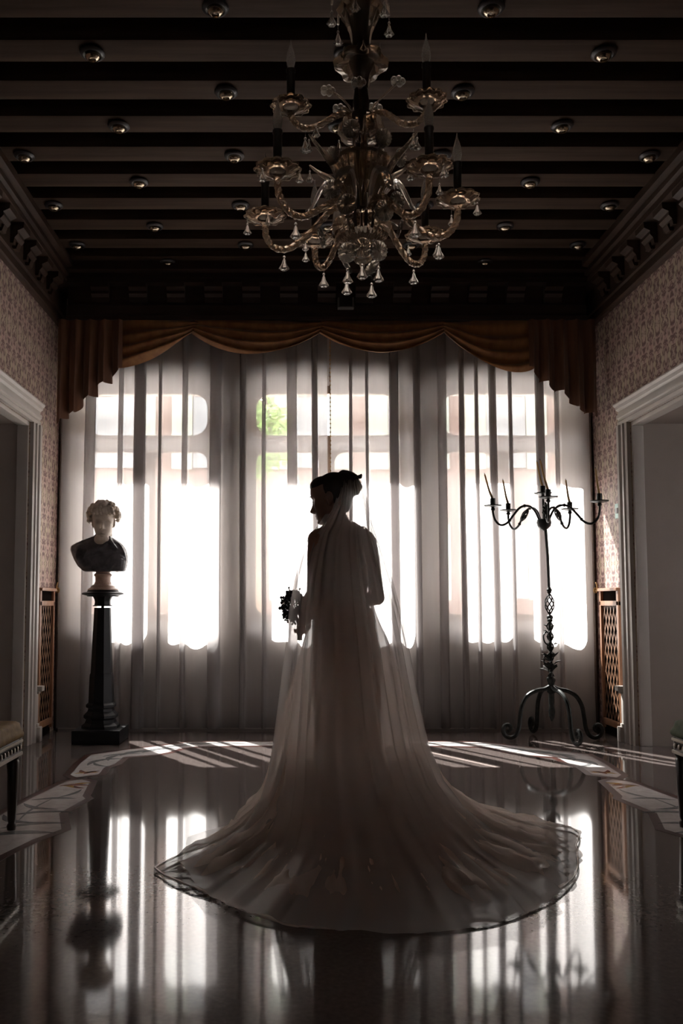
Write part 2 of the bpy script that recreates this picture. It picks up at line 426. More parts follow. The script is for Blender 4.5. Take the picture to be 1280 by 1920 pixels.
# ================================================================ the setting
XL, XR, YB, ZC = -2.02, 2.63, 7.42, 3.95
YR = -2.0                                  # rear wall, behind the camera
DY0, DY1, DZ = 4.75, 6.54, 2.48            # the two side door openings
WT = 0.5                                   # side wall thickness
XM = (XL + XR) / 2

floor = struct(MB().box(-5.6, 6.2, YR-0.3, 7.6, -0.2, 0).build('floor', M['terrazzo'], smooth=0), 'dark polished terrazzo floor with inlaid border')

def side_wall(name, xa, xb, label):
    m = MB()
    x0, x1 = min(xa, xb), max(xa, xb)
    m.box(x0, x1, DY1, 7.6, 0, 4.2).box(x0, x1, YR, DY0, 0, 4.2).box(x0, x1, DY0, DY1, DZ, 4.2)
    return struct(m.build(name, M['wallpaper'], smooth=0), label)
wall_l = side_wall('wall_left', XL, XL-0.1, 'red and tan damask papered wall on the left')
wall_r = side_wall('wall_right', XR, XR+0.1, 'red and tan damask papered wall on the right')
rear = [(-1.1, -0.85, 1.75, 2.1), (1.45, 1.7, 1.75, 2.1)]      # two unseen openings behind the camera, added for soft front fill
struct(plate([(XL-0.1,0),(XR+0.1,0),(XR+0.1,4.2),(XL-0.1,4.2)], [[(a,c),(b,c),(b,d),(a,d)] for a,b,c,d in rear], YR-0.2, YR).build('wall_rear', M['plaster'], smooth=0))
for i, (a, b, c, d) in enumerate(rear):
    wr = sempty('window_%d' % (i+4), ((a+b)/2, YR-0.1, c))  # built like a window, added only to let fill light in
    plate([(a,c),(b,c),(b,d),(a,d)], [[(a+.04,c+.04),(b-.04,c+.04),(b-.04,d-.04),(a+.04,d-.04)]], YR-0.12, YR-0.08).build('window_frame', M['window_wood'], wr, smooth=0)
    MB().box(a+.03, b-.03, YR-0.103, YR-0.097, c+.03, d-.03).build('glass_pane', M['glass'], wr, smooth=0)

# window openings in the back wall (x ranges), one transom and two casements each
WZ0, WZ1 = 0.92, 3.02
WINX = [(-1.865, -0.69), (-0.365, 1.005), (1.297, 2.443)]
WY = 7.56                                  # window plane, set back in splayed openings
outer = [(-5.6, 0), (6.2, 0), (6.2, 4.2), (-5.6, 4.2)]
side_win = [(-4.6, -3.2), (3.9, 5.4)]
holes = [[(a-0.07, 0.80), (b+0.07, 0.80), (b+0.07, WZ1+0.05), (a-0.07, WZ1+0.05)] for a, b in WINX]
wall_b = struct(plate(outer, holes, YB, 7.53).build('wall_back', M['plaster_white'], smooth=0), 'window wall behind the sheer curtains')
holes = [[(a, WZ0), (b, WZ0), (b, WZ1), (a, WZ1)] for a, b in WINX]
struct(plate(outer, holes, 7.53, 7.62).build('wall_back_outer', M['plaster_white'], smooth=0), 'outer face of the window wall')

for i, (a, b) in enumerate(WINX):
    mid = (a+b)/2; wn = 'window_%d' % (i+1)
    win = sempty(wn, (mid, WY, WZ0), 'tall window with a round-cornered transom, behind sheer curtains')
    A, B = a+0.055, b-0.055
    tr = rrect(A, B, 2.57, 2.95, 0.13)
    c1 = rrect(A, mid-0.07, WZ0+0.06, 2.42, 0.09); c2 = rrect(mid+0.07, B, WZ0+0.06, 2.42, 0.09)
    plate([(a, WZ0), (b, WZ0), (b, WZ1), (a, WZ1)], [tr, c1, c2], WY-0.025, WY+0.025).build('window_frame', M['window_wood'], win, smooth=20)
    for x0, x1, z0, z1 in ((A-.01, B+.01, 2.56, 2.96), (A-.01, mid-.06, WZ0+.05, 2.43), (mid+.06, B+.01, WZ0+.05, 2.43)):
        MB().box(x0, x1, WY-.003, WY+.003, z0, z1).build('glass_pane', M['glass'], win, smooth=0)
    h = MB().bbox(mid-0.012, mid+0.012, WY-0.06, WY-0.024, 1.20, 1.34, 0.006)
    h.tube([(mid, WY-0.055, 1.30), (mid, WY-0.07, 1.31), (mid, WY-0.075, 1.24)], 0.008)
    h.build('window_handle', M['iron'], win)
    MB().bbox(a-0.068, b+0.068, 7.415, 7.535, 0.802, 0.83, 0.006).build('window_sill', M['white_paint'], win)
struct(MB().box(-5.6, 6.2, 7.62, 7.96, 3.03, 3.19).build('trim_5', M['plaster'], smooth=0), 'stone ledge over the windows outside')

# ceiling: planks above, beams across
ceil = struct(MB().box(XL-0.1, XR+0.1, YR-0.2, 7.6, 4.15, 4.25).build('ceiling', M['plank_wood'], smooth=0), 'dark timber ceiling with beams across the room')
BEAM_P = 0.342
bm0 = MB().bbox(XL, XR, -0.09, 0.09, 3.95, 4.155, 0.012).mesh('beam', M['beam_wood'], 30)
BEAMS = [7.0 - BEAM_P*k for k in range(26)]
for y in BEAMS:
    o = bpy.data.objects.new('beam', bm0); o.location = (0, y, 0); link(o); o.parent = ceil

# side cornices with corbels
PROF = [(0,3.47),(0.035,3.47),(0.045,3.485),(0.045,3.505),(0.03,3.515),(0.03,3.56),(0.05,3.565),(0.05,3.585),(0.03,3.60),(0.03,3.775),
        (0.135,3.775),(0.135,3.80),(0.125,3.805),(0.125,3.83),(0.15,3.84),(0.15,3.865),(0.14,3.87),(0.14,3.89),(0.185,3.90),(0.185,3.96),(0,3.96)]
CORB = [(0.028,3.625),(0.055,3.625),(0.062,3.665),(0.085,3.69),(0.082,3.715),(0.125,3.735),(0.128,3.777),(0.028,3.777)]
for sgn, xw, nm in ((1, XL, 'trim_left'), (-1, XR, 'trim_right')):
    t = struct(MB().prism([(xw+sgn*p, z) for p, z in PROF], 1, YR, YB).build(nm, M['cornice_wood'], smooth=25), 'carved wooden cornice with corbels')
    cm = MB().prism([(xw+sgn*p, z) for p, z in CORB], 1, -0.075, 0.075)
    cm.prism([(xw+sgn*p, z) for p, z in [(0.03,3.60),(0.06,3.60),(0.075,3.64),(0.03,3.68)]], 1, -0.03, 0.03)
    c0 = cm.mesh('corbel', M['cornice_wood'], 25)
    for k in range(14):
        o = bpy.data.objects.new('corbel', c0); o.location = (0, 6.86 - 0.30*k, 0); link(o); o.parent = t
# back frieze, boxed forward as the curtain pelmet
BPROF = [(7.42,3.47),(7.07,3.47),(7.07,3.50),(7.09,3.51),(7.09,3.60),(7.11,3.61),(7.11,3.775),(7.02,3.775),(7.02,3.81),(7.04,3.82),(7.04,3.86),(6.99,3.875),(6.99,3.96),(7.42,3.96)]
tb = struct(MB().prism(BPROF, 0, XL+0.12, XR-0.12).build('trim_back', M['frieze_wood'], smooth=25), 'dark wooden frieze above the curtains')
cb = MB().prism([(7.112-p+0.03, z) for p, z in CORB], 0, -0.075, 0.075).mesh('corbel', M['frieze_wood'], 25)
for k in range(13):
    o = bpy.data.objects.new('corbel', cb); o.location = (XM + (k-6)*0.32, 0, 0); link(o); o.parent = tb

# door openings: stepped white casings, painted reveals
for sgn, xw, nm, lab in ((1, XL, 'door_1', 'white moulded casing of the left doorway'), (-1, XR, 'door_2', 'white moulded casing of the right doorway')):
    d = sempty(nm, (xw, DY1, 0), lab)
    CP = [(a_*0.84, b_) for a_, b_ in [(0,0),(0.0,0.028),(0.03,0.034),(0.045,0.026),(0.06,0.026),(0.068,0.04),(0.10,0.04),(0.108,0.026),(0.135,0.026),(0.15,0.045),(0.185,0.05),(0.20,0.03),(0.20,0)]]
    # far jamb, near jamb: profile across y, proud of the wall by the second number
    def jamb(y0, dirn):
        return MB().prism([(xw + sgn*b_, y0 + dirn*a_) for a_, b_ in CP], 2, 0, DZ+0.0)
    jamb(DY1, 1).build('casing_jamb', M['white_paint'], d, smooth=25)
    jamb(DY0, -1).build('casing_jamb', M['white_paint'], d, smooth=25)
    HP = [(xw + sgn*b_, DZ + a_) for a_, b_ in CP]
    m = MB()
    n = len(HP)
    m.prism(HP, 1, DY0-0.168, DY1+0.168)
    m.build('casing_head', M['white_paint'], d, smooth=25)
    MB().prism([(xw, DZ+0.15), (xw+sgn*0.05, DZ+0.15), (xw+sgn*0.062, DZ+0.165), (xw+sgn*0.062, DZ+0.175), (xw, DZ+0.182)], 1, DY0-0.18, DY1+0.18).build('casing_cap', M['white_paint'], d, smooth=25)
    # rebated stop inside the opening, then the reveal
    xa, xb = xw - sgn*0.005, xw - sgn*0.09
    m = MB()
    x0, x1 = min(xa, xb), max(xa, xb)
    m.bbox(x0, x1, DY1-0.035, DY1, 0, DZ-0.035, 0.008).bbox(x0, x1, DY0, DY0+0.035, 0, DZ-0.035, 0.008).bbox(x0, x1, DY0, DY1, DZ-0.035, DZ, 0.008)
    m.build('door_stop', M['white_paint'], d, smooth=25)
    x0, x1 = min(xw - sgn*0.09, xw - sgn*0.62), max(xw - sgn*0.09, xw - sgn*0.62)
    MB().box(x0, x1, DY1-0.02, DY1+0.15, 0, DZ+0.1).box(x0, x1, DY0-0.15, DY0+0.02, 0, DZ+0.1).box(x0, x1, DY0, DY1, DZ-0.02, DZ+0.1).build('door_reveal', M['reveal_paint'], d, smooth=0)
    # low moulded plinth beside the casing
    p = sempty('baseboard_left' if sgn > 0 else 'baseboard_right', (xw, 6.78, 0), 'short white moulded plinth beside the doorway')
    xi = lambda a: (min(xw, xw+sgn*a), max(xw, xw+sgn*a))
    m = MB()
    for a, z0, z1, y1 in ((0.075,0,0.115,6.77),(0.055,0.115,0.14,6.76),(0.045,0.14,0.37,6.755),(0.06,0.37,0.39,6.762),(0.085,0.39,0.43,6.775)):
        q = xi(a); m.bbox(q[0], q[1], 6.705, y1, z0, z1, 0.006)
    m.build('plinth', M['white_paint'], p, smooth=30)

# side rooms beyond the doorways, each with its own window
for sgn, xw, xe, nm, wy, wz in ((1, XL, -5.4, 'far_left', (5.2, 5.5), (1.2, 1.8)), (-1, XR, 6.0, 'far_right', (4.3, 5.1), (1.1, 2.1))):
    m = MB(); t = 0.15*sgn
    x0, x1 = min(xe, xe-t), max(xe, xe-t)
    m.box(x0, x1, 2.2, wy[0], 0, 3.2).box(x0, x1, wy[1], 7.6, 0, 3.2).box(x0, x1, wy[0], wy[1], 0, wz[0]).box(x0, x1, wy[0], wy[1], wz[1], 3.2)
    xi0, xi1 = min(xw-sgn*0.1, xe), max(xw-sgn*0.1, xe)
    m.box(xi0, xi1, 2.05, 2.2, 0, 3.2).box(xi0, xi1, 2.05, 7.6, 3.2, 3.3)
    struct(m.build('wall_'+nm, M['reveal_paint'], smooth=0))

# brown battens where curtain meets side wall
for sgn, xw, nm in ((1, XL, 'trim_6'), (-1, XR, 'trim_7')):
    a, b = xw+sgn*0.004, xw+sgn*0.022
    struct(MB().bbox(min(a,b), max(a,b), 7.34, 7.42, 0, 3.46, 0.006).build(nm, M['cornice_wood'], smooth=30), 'brown wooden batten at the curtain edge')

# ---- inlaid border in the floor
def offset_poly(P, d):
    n = len(P); A = sum(P[i][0]*P[(i+1)%n][1]-P[(i+1)%n][0]*P[i][1] for i in range(n)); s = 1 if A > 0 else -1
    out = []
    for i in range(n):
        p0, p1, p2 = Vector(P[i-1]), Vector(P[i]), Vector(P[(i+1)%n])
        e1, e2 = (p1-p0).normalized(), (p2-p1).normalized()
        n1, n2 = Vector((e1.y, -e1.x))*s, Vector((e2.y, -e2.x))*s
        b = (n1+n2); b = b.normalized() if b.length > 1e-3 else n1
        k = 1/max(0.5, b.dot(n1)); q = p1 + b*d*k; out.append((q.x, q.y))
    return out
XC2 = 0.69
def mir(P): return [(XC2-x, y) for x, y in P]
SIDE = [(-1.215,5.25),(-1.165,4.86),(-1.135,4.80),(-1.19,4.47),(-1.095,4.16),(-1.18,3.98),(-1.25,3.72),(-1.30,3.35),(-1.60,3.35),(-1.50,4.10),(-1.47,4.50),(-1.43,4.83),(-1.36,5.24),(-1.28,5.31)]
pb = [(132,1453),(143,1458),(185,1452),(195,1439),(215,1433),(231,1420),(287,1416),(315,1411),(336,1404),(364,1400),(440,1399),(515,1398),(515,1391),(430,1391),(354,1392),(315,1397),(241,1406),(171,1415.5),(150,1432)]
BACK = [tuple(onz(*p).to_2d()) for p in pb]
MIDP = [(BACK[11][0]+0.005, BACK[11][1]), (XC2-BACK[11][0]-0.005, BACK[11][1]), (XC2-BACK[12][0]-0.005, BACK[12][1]), (BACK[12][0]+0.005, BACK[12][1])]
def flat(poly, z, name, mat):
    m = MB().prism(poly, 2, z-0.004, z); o = m.build(name, M[mat], floor, smooth=0); return o
def leaf_poly(cx, cy, L, W, ang, bend=0.15, k=7):
    W *= 0.8
    c, s = math.cos(ang), math.sin(ang); up = []; dn = []
    for i in range(k+1):
        t = i/k; x = (t-0.5)*L; wv = W*math.sin(PI*t)**0.8; y0 = bend*L*math.sin(PI*t)
        up.append((x, y0+wv/2)); dn.append((x, y0-wv/2))
    P = up + dn[::-1][1:-1]
    return [(cx+c*x-s*y, cy+s*x+c*y) for x, y in P]
leaves_side = []
for (cx, cy, L, W, a, b) in [(-1.30,4.78,0.24,0.045,0.15,0.12),(-1.25,4.93,0.22,0.035,1.2,-0.1),(-1.33,4.62,0.26,0.05,2.6,0.15),(-1.27,4.46,0.30,0.05,0.2,0.15),(-1.36,4.36,0.26,0.055,2.5,0.2),
                            (-1.25,4.22,0.30,0.06,0.35,0.15),(-1.27,4.06,0.34,0.075,0.2,0.12),(-1.40,4.02,0.25,0.06,2.4,0.15),(-1.33,4.55,0.5,0.018,1.5,0.05)]:
    leaves_side.append((leaf_poly(cx, cy, L, W, a, b), 'inlay_grey'))
for (cx, cy, L, W, a, mt) in [(-1.28,5.13,0.17,0.055,0.1,'inlay_red'),(-1.25,5.17,0.13,0.05,0.7,'inlay_yellow'),(-1.31,5.10,0.12,0.04,-0.6,'inlay_yellow'),(-1.24,5.09,0.10,0.035,2.4,'inlay_red'),
                             (-1.36,3.78,0.18,0.06,0.3,'inlay_red'),(-1.42,3.72,0.14,0.05,1.2,'inlay_yellow')]:
    leaves_side.append((leaf_poly(cx, cy, L, W, a), mt))
leaves_back = []
for px, py, L, W, a, mt in [(163,1450,0.16,0.05,0.3,'inlay_yellow'),(172,1449,0.13,0.045,0.9,'inlay_red'),(158,1447,0.11,0.04,2.2,'inlay_red'),
                           (183,1430,0.24,0.05,1.2,'inlay_grey'),(190,1434,0.2,0.04,2.3,'inlay_grey'),(200,1426,0.26,0.05,0.5,'inlay_grey'),(215,1421,0.24,0.06,1.4,'inlay_grey'),(228,1416,0.28,0.05,0.5,'inlay_grey'),
                           (250,1413,0.26,0.07,0.9,'inlay_grey'),(268,1410,0.24,0.05,0.2,'inlay_grey'),(292,1408,0.26,0.06,0.8,'inlay_grey'),(310,1405,0.22,0.05,0.2,'inlay_grey'),
                           (335,1400,0.24,0.05,0.5,'inlay_grey'),(365,1396,0.26,0.05,0.1,'inlay_grey'),(400,1395,0.26,0.04,0.3,'inlay_grey'),(435,1395,0.24,0.04,-0.2,'inlay_grey')]:
    p = onz(px, py); leaves_back.append((leaf_poly(p.x, p.y, L, W, a), mt))
flat(MIDP, 0.0016, 'inlay_panel', 'inlay_white'); flat(offset_poly(MIDP, 0.045), 0.0006, 'inlay_border', 'inlay_brown')
for fl in (False, True):
    g = mir if fl else (lambda P: P)
    for poly, lv in ((SIDE, leaves_side), (BACK, leaves_back)):
        flat(g(poly), 0.0016, 'inlay_panel', 'inlay_white'); flat(g(offset_poly(poly, 0.045)), 0.0008, 'inlay_border', 'inlay_brown')
        for i, (L_, mt) in enumerate(lv):
            flat(g(L_), 0.0022 + 0.00015*(i % 5), {'inlay_grey':'inlay_leaf','inlay_red':'inlay_petal','inlay_yellow':'inlay_petal'}[mt], mt)

# ---- outside: street, house opposite, tree
struct(MB().box(-40, 40, 8.2, 60, -4.2, -4.0).build('street', M['street'], smooth=0), 'paved ground outside the windows')
hs = thing('building', 'pink stucco house seen through the sheer curtains across the street', 'building', (2, 26, -4))
MB().box(-24, 26, 26, 34, -4, 15.0).build('facade', M['pink_stucco'], hs, smooth=0)
MB().box(-24.4, 26.4, 25.6, 34.4, 15.0, 15.4).build('roof_eaves', M['bark'], hs, smooth=0)
for ix in range(-7, 9):
    for z0 in (-2.6, 1.2, 5.2, 9.2):
        x = ix*3.0+0.6
        f = MB().box(x-0.6, x+0.6, 25.9, 26.0, z0, z0+2.2).build('window', M['far_glass'], hs, smooth=0)
        for xa, xb in ((x-1.25, x-0.62), (x+0.62, x+1.25)): MB().box(xa, xb, 25.85, 25.95, z0-0.05, z0+2.25).build('shutter', M['shutter'], f, smooth=0)
tr = thing('tree', 'green leafy tree seen faintly through the middle window transom', 'tree', (-0.75, 18, -4))
MB().tube([(-0.75,18,-4),(-0.7,18,-1),(-0.8,18.1,2.0),(-0.75,18,4)], [0.22,0.18,0.14,0.06], 10).build('trunk', M['bark'], tr)
m = MB(); rr = random.Random(3)
for k in range(700):
    d = Vector((rr.gauss(0,1), rr.gauss(0,1), rr.gauss(0,1))).normalized()*rr.uniform(0.4,1)
    c = Vector((-0.75,18,4.6)) + Vector((d.x*0.85, d.y*0.9, d.z*1.0))
    a = Vector((rr.uniform(-1,1), rr.uniform(-1,1), rr.uniform(-1,1))).normalized()*0.14; b = a.orthogonal().normalized()*0.06
    m.add([c-a, c+b, c+a, c-b], [(0,1,2,3)])
fo = m.build('foliage', M['foliage'], tr, smooth=0); fo['kind'] = 'stuff'
# ================================================================ sheer curtains
CY0 = 7.345                                   # curtain plane
def curtain(name, x0, x1, seed, label):
    rr = random.Random(seed)
    path = []                                # (x along the rail, y offset, share of fold)
    x = x0; s = 1
    while x < x1 - 0.02:
        wd = rr.choice([0.10, 0.12, 0.15, 0.19, 0.23])*rr.uniform(0.85, 1.15)
        ov = rr.choice([0.03, 0.045, 0.06, 0.085])*rr.uniform(0.85, 1.15)
        dpt = rr.uniform(0.018, 0.030); bow = -rr.uniform(-0.008, 0.035)*min(1, wd/0.12)
        e = min(x + wd, x1)
        for k in range(5):
            t = k/4; path.append((lerp(x, e, t), bow*math.sin(PI*t), 0))
        if e < x1 - 0.04:                    # the cloth doubles back and lies in three layers
            path.append((e+ov*0.5, -dpt*0.15, 1)); path.append((e+ov, -dpt*0.45, 1.0))
            path.append((e+ov*0.45, -dpt*0.75, 0.5)); path.append((e-ov*0.05, -dpt, 0))
            if rr.random() < 0.6:            # gathered twice: five layers
                path.append((e+ov*0.5, -dpt*1.2, 0.5)); path.append((e+ov*0.98, -dpt*1.35, 1.0)); path.append((e+ov*0.5, -dpt*1.5, 0.5)); path.append((e+ov*0.02, -dpt*1.6, 0))
            path.append((e+ov*0.4, -dpt*1.7, 0.3)); path.append((e+ov*0.85, -dpt*1.2, 0.8))
            x = e + ov
        else: x = x1
    p2 = smooth_path([(a, b, c) for a, b, c in path], 2)
    NZ = 26; P = []
    for i in range(NZ+1):
        t = i/NZ; z = lerp(3.46, 0.018, t); row = []
        for q in p2:
            nz = noise.noise(Vector((q.x*2.3, z*0.45, seed)))
            nz2 = noise.noise(Vector((q.x*9.0, z*0.3, seed+5)))
            g = 0.25 + 0.75*t
            dx = (0.020*nz + 0.012*nz2)*g
            yy = q.y*(0.75+0.6*t) + 0.018*nz*g
            if t > 0.93: yy += (t-0.93)*0.35*nz2
            xx = min(max(q.x + dx, x0-0.01), x1+0.01)
            row.append((xx, CY0 + yy, z))
        P.append(row)
    o = MB().grid(P).build(name, M['sheer'], smooth=180, org=((x0+x1)/2, CY0, 0))
    return tag(o, label, 'curtain', 'sheer curtains over the windows')
curtain('sheer_curtain', XL+0.028, 0.335, 11, 'left half of the floor length white sheer curtain, behind the bust')
curtain('sheer_curtain', 0.34, XR-0.028, 23, 'right half of the floor length white sheer curtain, behind the candelabra')
# beaded pull cord hanging where the two halves meet
pc = thing('curtain_cord', 'thin beaded pull cord hanging between the two sheer curtain halves', 'cord', (0.337, 7.20, 2.15))
MB().tube([(0.337,7.20,3.46),(0.337,7.20,2.15)], 0.003, 6).build('cord', M['candle_wax'], pc)
m = MB()
for k in range(34): m.ell((0.337, 7.20, 3.42-0.037*k), 0.0075, 8, 6)
m.build('bead', M['candle_wax'], pc)['kind'] = 'stuff'
MB().lathe([(0.0,0),(0.014,0.006),(0.016,0.02),(0.006,0.05),(0.0,0.052)], (0.337,7.20,2.10), 12).build('weight', M['rail_brass'], pc)
# tieback hooks on the battens
for sgn, xw, lab in ((1, XL, 'small brass tieback hook on the left batten above the radiator cover'), (-1, XR, 'small brass tieback hook on the right batten above the radiator cover')):
    xb = xw + sgn*0.03
    t = thing('tieback_hook', lab, 'hook', (xb, 7.29, 1.16))
    MB().ell((xb, 7.298, 1.185), (0.018, 0.008, 0.026)).build('rose', M['rail_brass'], t)
    MB().tube(smooth_path([(xb,7.30,1.185),(xb,7.26,1.18),(xb+sgn*0.005,7.235,1.20),(xb+sgn*0.01,7.235,1.235),(xb+sgn*0.012,7.25,1.25)], 5), 0.007, 8).build('hook', M['rail_brass'], t)

# ================================================================ swagged valance
va = thing('valance', 'draped gold brown velvet valance with four swags between two cascading tails', 'valance', (XM, 7.14, 2.7))
VY = 7.13
def vx(px): return ony(px, 640, VY).x
def vz(py): return ony(611, py, VY).z
def swag(pxa, pya, pxb, pyb, low, mat, seed, ymul=1.0, flip=0):
    """pleated drape hanging between two gather points; lower edge through (middle, low)"""
    rr = random.Random(seed)
    xa, xb = vx(pxa), vx(pxb); za, zb = vz(pya), vz(pyb); zl = vz(low); top = 3.475
    NU, NV = 40, 44; P = []
    for j in range(NV+1):
        v = j/NV; row = []
        for i in range(NU+1):
            u = i/NU; x = lerp(xa, xb, u)
            sag = 1 - (2*u-1)**2
            sk = sag if not flip else (sag*0.75 + 0.5*(u if flip > 0 else 1-u)*(1-(u if flip > 0 else 1-u))**0.6)
            ends = lerp(za, zb, u)
            zlow = ends - (lerp(za, zb, 0.5) - zl)*sk
            z = lerp(top, zlow, v**0.85)
            env = 0.35 + 0.65*sag
            r = math.sin(v*PI*7 + 1.6*math.sin(u*PI+seed) + 0.6*noise.noise(Vector((u*3, v*2, seed))))
            y = VY - 0.02 - 0.055*sag*math.sin(PI*min(1, v*0.75+0.12)) - 0.028*r*env*(0.4+0.6*v)
            z += 0.012*r*env*v
            row.append((x, y*1.0, z))
        P.append(row)
    return MB().grid(P).build('swag', mat, va, smooth=180)
swag(222, 690, 372, 618, 668, M['velvet'], 1, flip=-1)
swag(352, 620, 612, 618, 668, M['velvet'], 2)
swag(590, 620, 842, 618, 667, M['velvet'], 3)
swag(826, 620, 1000, 690, 692, M['velvet'], 4, flip=1)
def tail(pts, mat, seed):
    """zigzag pleated cascade: pts = (px, py of the hem)"""
    rr = random.Random(seed); P = []; N = 90; NV = 16
    xs = [vx(p[0]) for p in pts]; zs = [vz(p[1]) for p in pts]
    cols = []
    for i in range(N+1):
        t = i/N; x = lerp(xs[0], xs[-1], t)
        zb = float(np.interp(x, xs, zs)) if xs[0] < xs[-1] else float(np.interp(x, xs[::-1], zs[::-1]))
        cols.append((x, zb, t))
    for j in range(NV+1):
        v = j/NV; row = []
        for x, zb, t in cols:
            ph = t*2*PI*4.5
            a = (0.012 + 0.032*v)
            z = lerp(3.475, zb, v)
            dz = 0.014*math.sin(ph+0.9)*v
            row.append((x + 0.016*math.sin(2*ph)*v, VY - 0.05 - a*math.sin(ph + 0.4*noise.noise(Vector((t*4, v*2, seed)))), z + dz))
        P.append(row)
    return MB().grid(P).build('tail', mat, va, smooth=180)
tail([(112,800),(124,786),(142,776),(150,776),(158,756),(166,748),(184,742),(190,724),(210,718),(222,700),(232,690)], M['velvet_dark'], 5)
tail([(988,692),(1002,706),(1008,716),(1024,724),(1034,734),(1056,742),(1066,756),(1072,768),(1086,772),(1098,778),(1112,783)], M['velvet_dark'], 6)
MB().box(vx(112), vx(1112), VY-0.03, VY+0.03, 3.455, 3.478).build('pelmet_board', M['frieze_wood'], va, smooth=0)

# ================================================================ ceiling spotlights
def spot_mesh():
    ring = MB().lathe([(0.050,0.0),(0.062,-0.004),(0.066,-0.012),(0.060,-0.020),(0.048,-0.024),(0.040,-0.018),(0.040,0.0)], n=24, cap=False).mesh('trim_ring', M['spot_black'], 40)
    m = MB().lathe([(0.040,-0.006),(0.038,-0.034),(0.028,-0.044),(0.020,-0.046),(0.019,-0.034),(0.0,-0.03)], n=20, cap=False)
    eye = m.mesh('eyeball', M['chrome'], 40)
    lens = MB().ell((0,0,-0.034), (0.018,0.018,0.008), 12, 6).mesh('bulb', M['bulb'], 60)
    return ring, eye, lens
SM = spot_mesh()
ordin = ['first','second','third','fourth','fifth','sixth','seventh','eighth','ninth','tenth']
for r in range(10):
    bi = 9 - r                                # beam counted from the window wall
    y = 7.0 - BEAM_P*bi
    cols = [-1.71,-0.363,0.965,2.30] if r % 2 == 0 else [-1.035,0.288,1.632]
    names4 = ['far left','centre left','centre right','far right']; names3 = ['left','middle','right']
    for ci, x in enumerate(cols):
        if r < 3 and abs(x-0.3) > 1.5: continue    # outside the frame
        nm = (names4 if r % 2 == 0 else names3)[ci]
        t = thing('ceiling_spotlight', 'small black recessed spotlight, the %s one on the %s spotlit beam from the window' % (nm, ordin[bi]), 'spotlight', (x, y, 3.95), 'recessed spotlights under the ceiling beams')
        for n_, me in zip(('trim_ring','eyeball','bulb'), SM):
            o = bpy.data.objects.new(n_, me); link(o); o.parent = t

# small sensor box on the frieze
t = thing('sensor_box', 'small dark box with a grey rim on the frieze above the middle window', 'sensor', (0.47, 7.05, 3.53))
p = ony(648, 567, 7.05); x, z = p.x, p.z
MB().bbox(x-0.055, x+0.055, 7.03, 7.10, z-0.04, z+0.04, 0.006).build('housing', M['spot_black'], t)
m = MB().bbox(x-0.068, x-0.054, 7.02, 7.08, z-0.05, z+0.035, 0.004).bbox(x+0.054, x+0.068, 7.02, 7.08, z-0.05, z+0.035, 0.004).bbox(x-0.068, x+0.068, 7.02, 7.08, z-0.055, z-0.042, 0.004)
m.build('rim', M['grey_plastic'], t)

# light switch on the right wall
z = 1.08 + (1130-957)/1600*6.8
t = thing('light_switch', 'pale green light switch plate on the damask beside the right doorway', 'switch', (XR, 6.80, z))
MB().bbox(XR-0.014, XR+0.002, 6.735, 6.86, z-0.06, z+0.06, 0.006).build('plate', M['switch_green'], t)
MB().bbox(XR-0.024, XR-0.010, 6.78, 6.82, z-0.022, z+0.022, 0.004).build('rocker', M['grey_plastic'], t)

# ================================================================ lattice radiator covers
for sgn, xw, lab in ((1, XL, 'brown wooden lattice radiator cover at the left wall behind the bust pedestal'), (-1, XR, 'brown wooden lattice radiator cover at the right wall beside the candelabra')):
    t = thing('radiator_cover', lab, 'radiator cover', (xw, 7.0, 0))
    y0, y1 = 6.785, 7.20; f = lambda a, b: (min(xw+sgn*a, xw+sgn*b), max(xw+sgn*a, xw+sgn*b))
    q = f(-0.002, 0.035); q2 = f(0.0, 0.05); q3 = f(-0.002, 0.012)
    m = MB().bbox(*q, y0, y0+0.045, 0.05, 1.19, 0.005).bbox(*q, y1-0.03, y1, 0.05, 1.19, 0.005)
    m.bbox(*q, y0, y1, 1.055, 1.095, 0.005).bbox(*q, y0, y1, 0.08, 0.13, 0.005)
    m.build('frame', M['orange_wood'], t)
    MB().bbox(*q2, y0, y1, 1.175, 1.20, 0.005).build('top_board', M['orange_wood'], t)
    MB().box(*q3, y0, y1, 0.0, 1.18).build('back_panel', M['slot_shade'], t, smooth=0)  # dark sheet standing in for the shaded hollow behind the lattice
    m = MB(); W, Hh = y1-y0-0.075, 0.925
    ya, za = y0+0.045, 0.13
    k = -2.2*W
    def strip(y_a, z_a, y_b, z_b, a):
        xo = xw + sgn*a
        d = Vector((0, y_b-y_a, z_b-z_a)); n = Vector((0, -d.z, d.y)).normalized()*0.006
        e = Vector((sgn*0.003, 0, 0)); p, q_ = Vector((xo, y_a, z_a)), Vector((xo, y_b, z_b))
        m.add([p-n, p+n, q_+n, q_-n, p-n+e, p+n+e, q_+n+e, q_-n+e], [(0,1,2,3),(4,7,6,5),(0,4,5,1),(1,5,6,2),(2,6,7,3),(3,7,4,0)])
    SL = 2.4                                  # steep diamonds
    c = -W*SL
    while c < Hh:
        # rising strip z = c + SL*y ; clipped to the panel
        ys = [max(0, -c/SL), min(W, (Hh-c)/SL)]
        if ys[1] > ys[0]: strip(ya+ys[0], za+c+SL*ys[0], ya+ys[1], za+c+SL*ys[1], 0.0125)
        ys = [max(0, -c/SL), min(W, (Hh-c)/SL)]
        if ys[1] > ys[0]: strip(ya+W-ys[0], za+c+SL*ys[0], ya+W-ys[1], za+c+SL*ys[1], 0.0155)
        c += 0.16
    m.build('lattice_grille', M['lattice_wood'], t, smooth=0)
